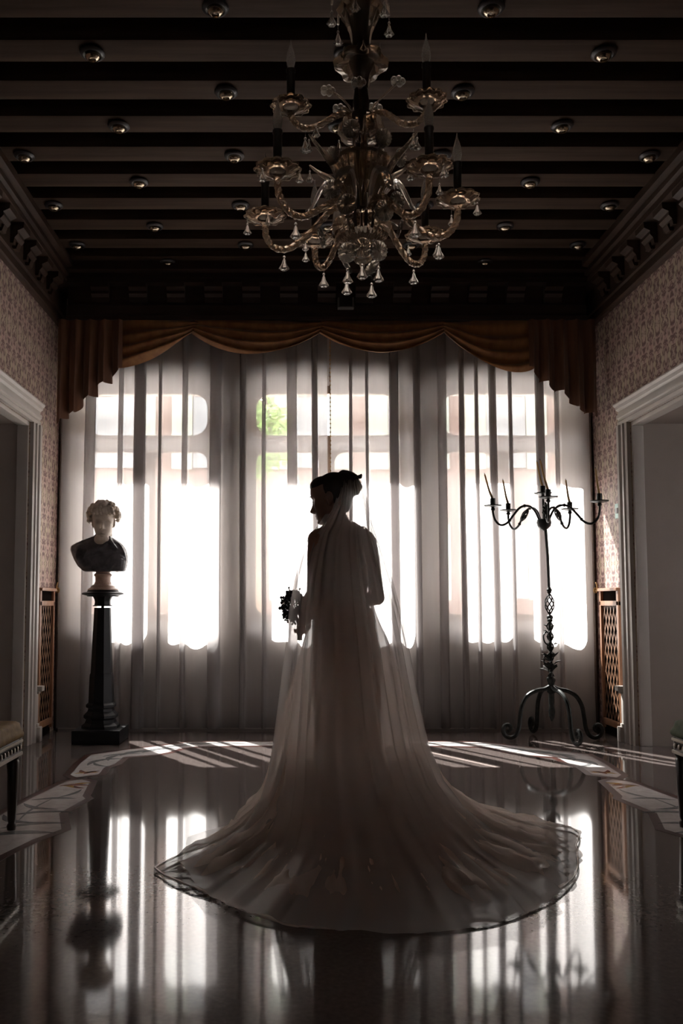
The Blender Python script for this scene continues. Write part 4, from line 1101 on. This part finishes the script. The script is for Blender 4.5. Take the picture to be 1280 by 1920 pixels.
# small flowers on long stems near the top, and drops under the upper cups
for a_deg, r, z in ((-170,0.14,3.155),(-12,0.15,3.19),(-100,0.12,3.13),(60,0.14,3.17),(130,0.13,3.15)):
    a = math.radians(a_deg); m = MB().tube(smooth_path([W(a,0.025,3.05),W(a,0.05,3.10),W(a,0.10,3.145),W(a,r,z)], 6), 0.0045, 6); o = m.build('flower_stem', G, t)
    c = W(a, r, z); m = MB()
    for k in range(5):
        b = 2*PI*k/5; m.ell(c + Vector((0.018*math.cos(b), 0.012*math.sin(b), 0.018*math.sin(b)+0.004)), (0.014,0.010,0.016), 8, 6)
    m.ell(c, 0.009, 8, 6); m.build('flower', GC, o)
for k in range(6):
    a = math.radians(15+60*k)
    arc = MB().tube(smooth_path([W(a,0.03,3.54),W(a,0.07,3.60),W(a,0.115,3.58),W(a,0.125,3.52)], 5), 0.005, 6).build('crook', G, t)
    drop(W(a,0.125,3.52), arc); drop(W(a+0.3,0.085,3.35), arc, 0.7)
    drop(W(a+0.1,0.10,2.965), arc, 0.75)
# ================================================================ the bride
OX, OY = 0.25, 4.10
RGT = Vector((0.82, 0.57, 0)); FWD = Vector((-0.57, 0.82, 0))
def B(l, f, z): return Vector((OX, OY, 0)) + RGT*l + FWD*f + Vector((0,0,z))
person = thing('person', 'woman in a pale long trained wedding dress and veil, seen from behind, head turned left', 'person', (OX, OY, 0))
RB = Matrix((RGT, FWD, Vector((0,0,1)))).transposed()
def ringloft(m, rows, n=26):
    vs = []; fs = []
    for z, hl, hf, l0, f0 in rows:
        for k in range(n):
            q = 2*PI*k/n; vs.append(B(l0 + hl*math.cos(q), f0 + hf*math.sin(q), z))
    for i in range(len(rows)-1):
        for k in range(n): fs.append((i*n+k, i*n+(k+1)%n, (i+1)*n+(k+1)%n, (i+1)*n+k))
    fs.append(tuple(range(n-1,-1,-1))); fs.append(tuple((len(rows)-1)*n+k for k in range(n))); m.add(vs, fs)
HEADC = Vector((0.190, 4.085, 1.578))
hf = Vector((-0.955, 0.20, -0.20)).normalized(); hl = Vector((0,0.05,1)).cross(hf).normalized(); hu = hf.cross(hl)
HT_ = Matrix(((hf.x,hl.x,hu.x,HEADC.x),(hf.y,hl.y,hu.y,HEADC.y),(hf.z,hl.z,hu.z,HEADC.z),(0,0,0,1)))
m = MB()
ringloft(m, [(0.80,0.150,0.110,0,-0.005),(0.90,0.168,0.118,0,-0.008),(0.98,0.152,0.108,0,0),(1.05,0.132,0.092,0,0.005),(1.10,0.124,0.088,0,0.005),(1.17,0.128,0.094,0,0.006),(1.24,0.138,0.102,0,0.012),(1.30,0.146,0.098,0,0.004),(1.35,0.150,0.084,0,-0.006),(1.385,0.135,0.066,0,-0.012),(1.41,0.095,0.052,0,-0.014),(1.43,0.060,0.044,0,-0.012)])
for s in (1,-1): m.ell(B(s*0.064,0.066,1.25), (0.062,0.046,0.060), 20, 14)
m.ell(B(0,0.058,1.255), (0.085,0.046,0.070), 20, 14)
nb = B(0,-0.012,1.40); m.tube([nb, nb+Vector((-0.006,0,0.04)), HEADC+Vector((0.034,0.0,-0.085)), HEADC+Vector((0.024,0,-0.03))], [0.060,0.046,0.043,0.048], 16)
for s in (1,-1):
    m.tube([B(s*0.035,-0.012,1.445), B(s*0.09,-0.014,1.415), B(s*0.145,-0.006,1.385)], [0.034,0.036,0.046], 12)   # trapezius to shoulder
    m.tube([B(s*0.08,0,0.86), B(s*0.085,0.01,0.66), B(s*0.075,0.0,0.50), B(s*0.075,-0.012,0.34), B(s*0.07,-0.005,0.12), B(s*0.07,0.0,0.075)], [0.085,0.070,0.052,0.050,0.034,0.036], 14)
    m.tube([B(s*0.07,-0.02,0.085), B(s*0.072,0.05,0.06), B(s*0.075,0.13,0.028), B(s*0.075,0.165,0.026)], [0.034,0.032,0.026,0.016], 10)   # feet, heels raised
# arms: left hangs and reaches for the stems, right is bent across the front
LS, LE, LW = B(-0.150,0,1.375), B(-0.164,0.01,1.125), B(-0.092,0.195,1.028)
RS, RE, RW = B(0.152,0,1.372), B(0.206,-0.012,1.105), B(0.03,0.185,1.055)
for S_, E_, W_ in ((LS,LE,LW),(RS,RE,RW)):
    m.ell(S_, 0.050); 
    m.tube([S_, S_.lerp(E_,0.3), S_.lerp(E_,0.65), E_], [0.047,0.046,0.040,0.036], 14); m.ell(E_, 0.037)
    m.tube([E_, E_.lerp(W_,0.3), E_.lerp(W_,0.7), W_], [0.036,0.038,0.030,0.024], 14); m.ell(W_, 0.025)
head_shapes(m, HT_, 1.02)
def hand(m, wrist, d, palm_n, thumb_side, curl, S=1.0):
    """wrist -> palm along d; fingers curl towards palm_n; thumb leaves on thumb_side"""
    d = d.normalized(); n = (palm_n - d*palm_n.dot(d)).normalized(); s = d.cross(n)
    if s.dot(thumb_side) < 0: s = -s
    m.tube([wrist, wrist+d*0.03*S, wrist+d*0.062*S], [0.022*S,0.024*S,0.022*S], 10)
    pc = wrist + d*0.058*S
    for k in range(4): m.tube([wrist+d*0.012*S+s*(0.012-0.008*k)*S, pc + s*(0.030-0.0195*k)*S + d*0.028*S], [0.015*S,0.0115*S], 8)
    for k, L in enumerate((0.070,0.078,0.072,0.056)):
        p = pc + s*(0.030-0.0195*k)*S + d*0.026*S; dirv = d.copy(); pts = [p]
        for seg, fr in enumerate((0.45,0.32,0.26)):
            a = curl*(0.75 if seg == 0 else 1.0); ax = d.cross(n)
            dirv = Quaternion(ax, a) @ dirv if (Quaternion(ax, 0.1) @ d).dot(n) > 0 else Quaternion(-ax, a) @ dirv
            p = p + dirv*L*fr*S*1.0; pts.append(p)
        m.tube(pts, [0.0092*S,0.0085*S,0.0078*S,0.0062*S], 8)
    b = wrist + d*0.022*S + s*0.018*S
    m.tube([b, b + (s*0.7+d*0.6).normalized()*0.036*S + n*0.008*S, b + (s*0.55+d*0.8).normalized()*0.064*S + n*0.022*S, b+(s*0.35+d*0.9).normalized()*0.086*S + n*0.034*S], [0.0135*S,0.0115*S,0.0095*S,0.007*S], 8)
HD = Vector((-0.03,0.02,-1)).normalized(); HN = Vector((-0.55,0.80,0)).normalized()
BQ = Vector((0.012, 4.255, 1.068))                       # middle of the bouquet
GR = LW + HD*0.078 + HN*0.030                       # where the stems are gripped
hand(m, LW, HD, HN, Vector((1,0.6,0.2)), 1.0, 0.92)
hand(m, RW, (Vector((0.05,4.30,1.0))-RW), Vector((0.2,-0.6,-0.7)), Vector((0,0,1)), 0.55, 0.92)
body = remesh(m, 0.0036, 1, flt=0.4)
body.build('body', M['skin'], person, smooth=180)
# eyebrows and lashes
m = MB()
for s in (1,-1):
    m.tube([HT_ @ (Vector(p)*1.02) for p in ((.0885,s*.014,.0225),(.0890,s*.026,.0265),(.0815,s*.040,.0250),(.0705,s*.049,.0200))], [0.0016,0.0026,0.0022,0.001], 6)
    m.tube([HT_ @ (Vector(p)*1.02) for p in ((.0790,s*.019,-.0012),(.0835,s*.030,-.0022),(.0745,s*.044,-.0012))], [0.0008,0.0015,0.001], 6)
m.build('eyebrows', M['hair'], person)
# shoes
m = MB()
for s in (1,-1):
    m.tube([B(s*0.07,-0.035,0.085), B(s*0.072,0.045,0.058), B(s*0.075,0.125,0.028), B(s*0.075,0.185,0.020)], [0.036,0.036,0.031,0.012], 12)
    m.tube([B(s*0.07,-0.045,0.075), B(s*0.07,-0.05,0.0)], [0.018,0.008], 8)
    m.build('shoe', M['shoe_satin'], person) if s == -1 else None
# hair: a smooth cap drawn back into a high bun
bun_ = Vector((0.282, 4.06, 1.632)); m = MB()
m.ell(HT_ @ Vector((-0.026,0,0.036)), (0.094,0.084,0.090), 22, 14, HT_.to_3x3())
m.ell(HT_ @ Vector((-0.060,0,0.0)), (0.050,0.060,0.056), 18, 12, HT_.to_3x3())
m.ell(HT_ @ Vector((0.026,0,0.070)), (0.062,0.074,0.048), 18, 12, HT_.to_3x3())
m.ell(HT_ @ Vector((-0.040,0,0.0)), (0.070,0.081,0.072), 20, 12, HT_.to_3x3())
m.ell(HT_ @ Vector((-0.062,0,-0.035)), (0.034,0.052,0.046), 16, 10, HT_.to_3x3())
m.tube([HT_ @ Vector((-0.07,0,0.02)), bun_], [0.06,0.045], 14)
bun = Vector((0.282, 4.06, 1.632))
m.ell(bun, (0.048,0.052,0.046), 18, 12); m.ell(bun+Vector((-0.03,0,0.025)), (0.045,0.048,0.045), 16, 10)
for k in range(9):                                        # coils of the bun
    a = 2*PI*k/9; m.tube([bun+Vector((0.03*math.cos(a),0.035*math.sin(a),0.045)), bun+Vector((0.052*math.cos(a+0.4),0.052*math.sin(a+0.4),0.0)), bun+Vector((0.033*math.cos(a+0.8),0.036*math.sin(a+0.8),-0.036))], [0.012,0.014,0.010], 7)
remesh(m, 0.005, 2).build('hair', M['hair'], person, smooth=180)
# twig comb holding the veil
m = MB(); c = bun + Vector((0.0,0,0.040))
m.tube(smooth_path([c+Vector((-0.062,0,0.012)), c+Vector((-0.03,-0.01,0.033)), c+Vector((0.01,-0.012,0.024)), c+Vector((0.035,-0.012,0.010)), c+Vector((0.058,-0.01,0.018))], 5), [0.010]*6+[0.008]*9+[0.006]*6, 7)
for k in range(7):
    q = c + Vector((-0.055+0.017*k, -0.01+0.012*(k%2), 0.020-0.002*k)); m.ell(q, (0.012,0.010,0.010), 8, 6)
m.build('hair_comb', M['hair'], person)

# bodice: the torso skin pushed out a little, cut to a deep V at the back with wide straps
me = body.mesh('tmp', None, 0); bm = bmesh.new(); bm.from_mesh(me); bm.normal_update()
keep = []
for f in bm.faces:
    p = f.calc_center_median(); q = p - Vector((OX,OY,0)); l, fr, z = q.dot(RGT), q.dot(FWD), p.z
    if z < 1.035 or z > 1.45: continue
    if abs(l) > (0.150 if z < 1.28 else lerp(0.146, 0.122, min(1,(z-1.28)/0.12))): continue
    # keep the arms and hands out
    arm = False
    for S_, E_ in ((LS,LE),(RS,RE)):
        tt = max(0, min(1, (p-S_).dot(E_-S_)/(E_-S_).length_squared))
        if (p - S_.lerp(E_,tt)).length < 0.052 and z < 1.36: arm = True
    for E_, W_ in ((LE,LW),(RE,RW)):
        tt = max(0, min(1, (p-E_).dot(W_-E_)/(W_-E_).length_squared))
        if (p - E_.lerp(W_,tt)).length < 0.055: arm = True
    if arm or (p-LW).length < 0.2 and fr > 0.12 or (p-RW).length < 0.17 and fr > 0.11: continue
    if fr < 0.01:                                         # back: V from the straps down to the waist
        if z > 1.20 and abs(l) < (z-1.20)*0.42: continue
    else:
        if z > 1.33 and abs(l) < 0.085: continue
    keep.append(f)
ids = {}; bd = MB()
for f in keep:
    fi = []
    for v in f.verts:
        if v.index not in ids: ids[v.index] = len(bd.v); bd.v.append(tuple(v.co + v.normal*0.007))
        fi.append(ids[v.index])
    bd.f.append(tuple(fi))
bm.free(); bpy.data.meshes.remove(me)
cnt = {}                                                  # even out the cut edges
for f in bd.f:
    for i in range(len(f)):
        e = tuple(sorted((f[i], f[(i+1) % len(f)]))); cnt[e] = cnt.get(e, 0)+1
nb_ = {}
for (i, j), c_ in cnt.items():
    if c_ == 1: nb_.setdefault(i, []).append(j); nb_.setdefault(j, []).append(i)
for it in range(14):
    new = {i: sum((Vector(bd.v[j]) for j in js), Vector())/len(js)*0.5 + Vector(bd.v[i])*0.5 for i, js in nb_.items() if len(js) == 2}
    for i, q in new.items(): bd.v[i] = tuple(q)
bd.build('bodice', M['bodice_lace'], person, smooth=180)
# ---- skirt, train and veil share one shape: a bell that runs out over the floor
CXS, CYS = 0.262, 4.11
HEM = [(-0.552,3.522),(-0.285,3.207),(-0.119,2.993),(0.027,2.907),(0.167,2.874),(0.343,2.874),(0.543,2.907),(0.767,3.019),(1.011,3.265),(1.21,3.68),(1.26,3.85),(1.345,4.05),(1.335,4.17),(1.17,4.28),(0.90,4.36),(0.70,4.50),(0.40,4.62),(0.10,4.58),(-0.14,4.50),(-0.25,4.40),(-0.215,4.25),(-0.24,4.10),(-0.30,3.90)]
hp = sorted([(math.atan2(y-CYS, x-CXS), math.hypot(x-CXS, y-CYS)) for x, y in HEM])
ha = [a-2*PI for a, r in hp[-3:]] + [a for a, r in hp] + [a+2*PI for a, r in hp[:3]]
hr = [r for a, r in hp[-3:]] + [r for a, r in hp] + [r for a, r in hp[:3]]
def hem_r(a):
    a = (a+PI) % (2*PI) - PI; return float(np.interp(a, ha, hr))
BELL_R = [(1.075,0.118),(1.03,0.138),(0.98,0.165),(0.90,0.200),(0.78,0.243),(0.65,0.288),(0.52,0.325),(0.40,0.365),(0.30,0.415),(0.22,0.475),(0.15,0.55),(0.10,0.62),(0.06,0.72),(0.035,0.82)]
BELL_L = [(1.075,0.118),(1.03,0.155),(0.98,0.178),(0.90,0.200),(0.78,0.230),(0.65,0.268),(0.52,0.300),(0.40,0.328),(0.30,0.350),(0.22,0.375),(0.15,0.415),(0.10,0.47),(0.06,0.56),(0.035,0.68)]
def bell(a, k=1.0, off=0.0):
    """profile [(r, z)] for direction a"""
    c = math.cos(a); s = math.sin(a); wr = 0.5 + 0.5*c
    back = max(0, -s); pts = []
    R = hem_r(a)*k
    for (z, r1), (_, r2) in zip(BELL_R, BELL_L):
        r = lerp(r2, r1, wr)*(0.80 + 0.20*abs(c) if s > 0 else 1.0)
        if z > 1.0: r = lerp(r, r*(1-0.22*abs(s)), 0.8)
        r *= 1 + 0.35*back*((1.075-z)/1.075)**1.2
        if z > 0.80:                                      # clear of the waist and hips
            b = a - math.atan2(RGT.y, RGT.x); q = (1.075-z)/0.275
            e = 1/math.sqrt((math.cos(b)/lerp(0.136,0.196,min(1,q*1.3)))**2 + (math.sin(b)/lerp(0.103,0.150,min(1,q*1.3)))**2)
            r = max(r, e + 0.012)
        r = (r*(0.55+0.45*k) if z < 0.95 else r) + off
        if r > R - 0.02: break
        pts.append((r, z))
    r_, z_ = pts[-1]
    if R > r_ + 0.12:
        n = max(3, int((R-r_)/0.08))
        for i in range(1, n+1):
            q = i/n; pts.append((lerp(r_, R, q), max(0.010, z_*(1-q)**2.2)))
    else: pts.append((R, 0.008))
    return pts
def drape(a0, a1, na, ns, k, off, amp, nf, seed, ripple=0.02, zoff=0.0, shape=None):
    P = []
    for i in range(na+1):
        a = lerp(a0, a1, i/na); pr = (shape or bell)(a, k, off)
        cum = [0]
        for p, q in zip(pr, pr[1:]): cum.append(cum[-1] + math.hypot(q[0]-p[0], q[1]-p[1]))
        row = []
        for j in range(ns+1):
            s = j/ns*cum[-1]; r = float(np.interp(s, cum, [p[0] for p in pr])); z = float(np.interp(s, cum, [p[1] for p in pr]))
            g = min(1, s/0.5); n1 = noise.noise(Vector((math.cos(a)*2.2, math.sin(a)*2.2, seed)))
            fl = math.sin(nf*a + 3.0*n1 + seed) + 0.5*math.sin(nf*2.3*a + 4*n1 + 1.3*seed + s*1.2)
            up = max(0.0, min(1.0, z/0.25))
            r2 = r + amp*g*fl*(0.35+0.65*(1-up) + 0.3*up)
            low = 1 - up
            wv = noise.noise(Vector((math.cos(a)*r*6, math.sin(a)*r*6, seed+3))); wr_ = noise.noise(Vector((a*9, r*2.5, seed+9)))
            w1 = noise.noise(Vector((a*9 + 0.4*wv, r*1.1, seed+21))); w2 = noise.noise(Vector((a*24 + 0.5*wv, r*1.6, seed+33)))
            ridge = 0.8*(1-min(1, abs(w1)*2.6))**2 + 0.55*(1-min(1, abs(w2)*2.6))**2          # pinched creases running outwards
            z2 = z + low*ripple*max(-0.15, 0.22*fl + 0.3*wv + 0.35*wr_ + 1.1*ridge)*min(1, max(0.12, (cum[-1]-s)/0.12))*g
            row.append((CXS + r2*math.cos(a), CYS + r2*math.sin(a), max(0.006, z2 + zoff)))
        P.append(row)
    return P
dress = MB().grid(drape(-PI, PI, 420, 90, 1.0, 0.0, 0.012, 17, 2.0, 0.040)).build('skirt', M['tulle'], person, smooth=180)
def bell_train(a, k, off):
    pr = bell(a, k, off); return [p for p in pr if p[1] < 0.42]
P = drape(-PI, PI, 420, 70, 0.86, -0.014, 0.012, 17, 2.0, 0.040, zoff=-0.005, shape=bell_train)
MB().grid(P).build('train', M['tulle_fine'], person, smooth=180)
# opaque lining, narrower, reaching part of the way along the train
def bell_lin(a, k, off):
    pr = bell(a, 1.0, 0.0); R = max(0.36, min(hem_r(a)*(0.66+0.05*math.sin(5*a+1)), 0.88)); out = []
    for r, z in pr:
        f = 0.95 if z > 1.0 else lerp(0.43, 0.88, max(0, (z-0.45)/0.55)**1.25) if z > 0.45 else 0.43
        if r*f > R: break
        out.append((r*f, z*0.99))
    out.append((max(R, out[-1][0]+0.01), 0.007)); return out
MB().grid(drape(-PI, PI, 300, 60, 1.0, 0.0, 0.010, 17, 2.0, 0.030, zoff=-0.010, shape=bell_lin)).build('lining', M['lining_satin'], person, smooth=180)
# corded hem
pts = [Vector((CXS+(hem_r(a)-0.004)*math.cos(a), CYS+(hem_r(a)-0.004)*math.sin(a), 0.010+0.006*abs(math.sin(9*a)))) for a in [2*PI*k/160 for k in range(160)]]
MB().tube(pts, 0.0045, 6, closed=True).build('hem', M['tulle_hem'], person, smooth=60)
# veil: from the comb over the shoulders, round the back, and down over the train
def veil_rows():
    top = bun + Vector((-0.012,-0.005,0.062))
    # left edge, right edge, back bulge per height: (z, left x, right x, depth towards the camera, y of the edges)
    T_ = [(1.685,0.255,0.300,0.010,4.06),(1.66,0.232,0.335,0.050,4.06),(1.60,0.215,0.352,0.085,4.06),(1.52,0.185,0.372,0.11,4.07),(1.44,0.135,0.392,0.15,4.08),(1.40,0.100,0.408,0.17,4.09),(1.30,0.062,0.440,0.19,4.10),
          (1.18,0.030,0.478,0.20,4.10),(1.05,0.005,0.512,0.22,4.10),(0.90,-0.010,0.545,0.26,4.10),(0.75,-0.030,0.572,0.31,4.10),(0.60,-0.048,0.600,0.36,4.10),(0.45,-0.068,0.632,0.43,4.10),(0.30,-0.092,0.695,0.52,4.10),(0.18,-0.135,0.79,0.64,4.08),(0.10,-0.20,0.90,0.76,4.05),(0.06,-0.30,1.02,0.90,4.00),(0.045,-0.40,1.09,1.02,3.95),(0.035,-0.46,1.12,1.12,3.90)]
    NU, NV = 150, 90; zs = [r[0] for r in T_]; P = []
    for j in range(NV+1):
        f = j/NV*(len(T_)-1); i = min(int(f), len(T_)-2); q = f-i
        z, xl, xr, dp, ye = [lerp(T_[i][k], T_[i+1][k], q) for k in range(5)]
        row = []
        for u_ in range(NU+1):
            u = u_/NU; a = PI*u; g = min(1, (1.69-z)/0.35)
            n1 = noise.noise(Vector((u*5, 1.7, 0.3))); n2 = noise.noise(Vector((u*14, z*0.5, 4.0)))
            n3 = noise.noise(Vector((u*3.1, 7.7, z*0.2)))
            fo = math.sin(u*2*PI*11 + 9*n1 + 7*n3) + 0.6*math.sin(u*2*PI*23 + 11*n1 + 5*n3)
            x = (xl+xr)/2 - (xr-xl)/2*math.cos(a)*(1+0.0*fo); y = ye - dp*math.sin(a)**0.8
            out = Vector((-math.cos(a), -math.sin(a), 0)); am = (0.0035 + 0.012*g)*(1.0 if z > 0.15 else 0.6)
            p = Vector((x, y, z)) + out*am*(fo*0.6 + 1.2*n2) + Vector((0.008*g*math.sin(u*2*PI*17+10*n1+6*n3), 0, 0))
            if z < 0.2: p.z += 0.02*max(0, n2+0.3*fo)
            row.append(p)
        P.append(row)
    return P
MB().grid(veil_rows()).build('veil', M['veil'], person, smooth=180)

# ================================================================ bouquet
bq = thing('bouquet', 'small dark bouquet of berries held in front of the bride at waist height', 'bouquet', tuple(GR))
m = MB(); rr = random.Random(12)
for k in range(12):
    a = 2*PI*k/12; m.tube([GR+Vector((0.010*math.cos(a),0.010*math.sin(a),-0.055)), GR+Vector((0.007*math.cos(a),0.007*math.sin(a),0.02)), BQ+Vector((0.03*math.cos(a),0.03*math.sin(a),0.02))], 0.0028, 5)
m.build('stem_bundle', M['leaf_dark'], bq)
MB().lathe([(0.013,-0.035),(0.015,-0.02),(0.015,0.025),(0.012,0.035)], tuple(GR), 14).build('ribbon', M['ribbon'], bq)
bme = MB().ell((0,0,0), 0.0085, 8, 6).mesh('berry', M['berry'], 60)
n_b = 0
for k in range(190):
    d = Vector((rr.gauss(0,1), rr.gauss(0,1), rr.gauss(0,1))).normalized()*rr.uniform(0.75,1.0)**0.6
    p = BQ + Vector((d.x*0.058, d.y*0.060, d.z*0.076))
    if d.x < -0.3 and rr.random() < 0.25: p += Vector((-0.010, 0, rr.uniform(-0.012,0.012)))
    o = bpy.data.objects.new('berry', bme); link(o); o.parent = bq; o.location = p - GR; q = rr.uniform(0.6,1.15); o.scale = (q,q,q)
m = MB()
for k in range(46):
    d = Vector((rr.gauss(0,1), rr.gauss(0,1), rr.gauss(0,1))).normalized(); e = BQ + Vector((d.x*0.066, d.y*0.066, d.z*0.094)); m.tube([BQ+d*0.02, e], [0.003,0.002], 5); m.ell(e, 0.0055, 6, 5)
for k in range(30):
    d = Vector((rr.gauss(0,1), rr.gauss(0,1), rr.gauss(0,1))).normalized(); b = BQ+Vector((d.x*0.03,d.y*0.03,d.z*0.045)); e = BQ+Vector((d.x*0.062,d.y*0.062,d.z*0.08)); s_ = d.orthogonal().normalized()*0.014
    m.add([b, (b+e)/2+s_, e, (b+e)/2-s_], [(0,1,2,3)])
m.build('leaf_sprigs', M['leaf_dark'], bq)
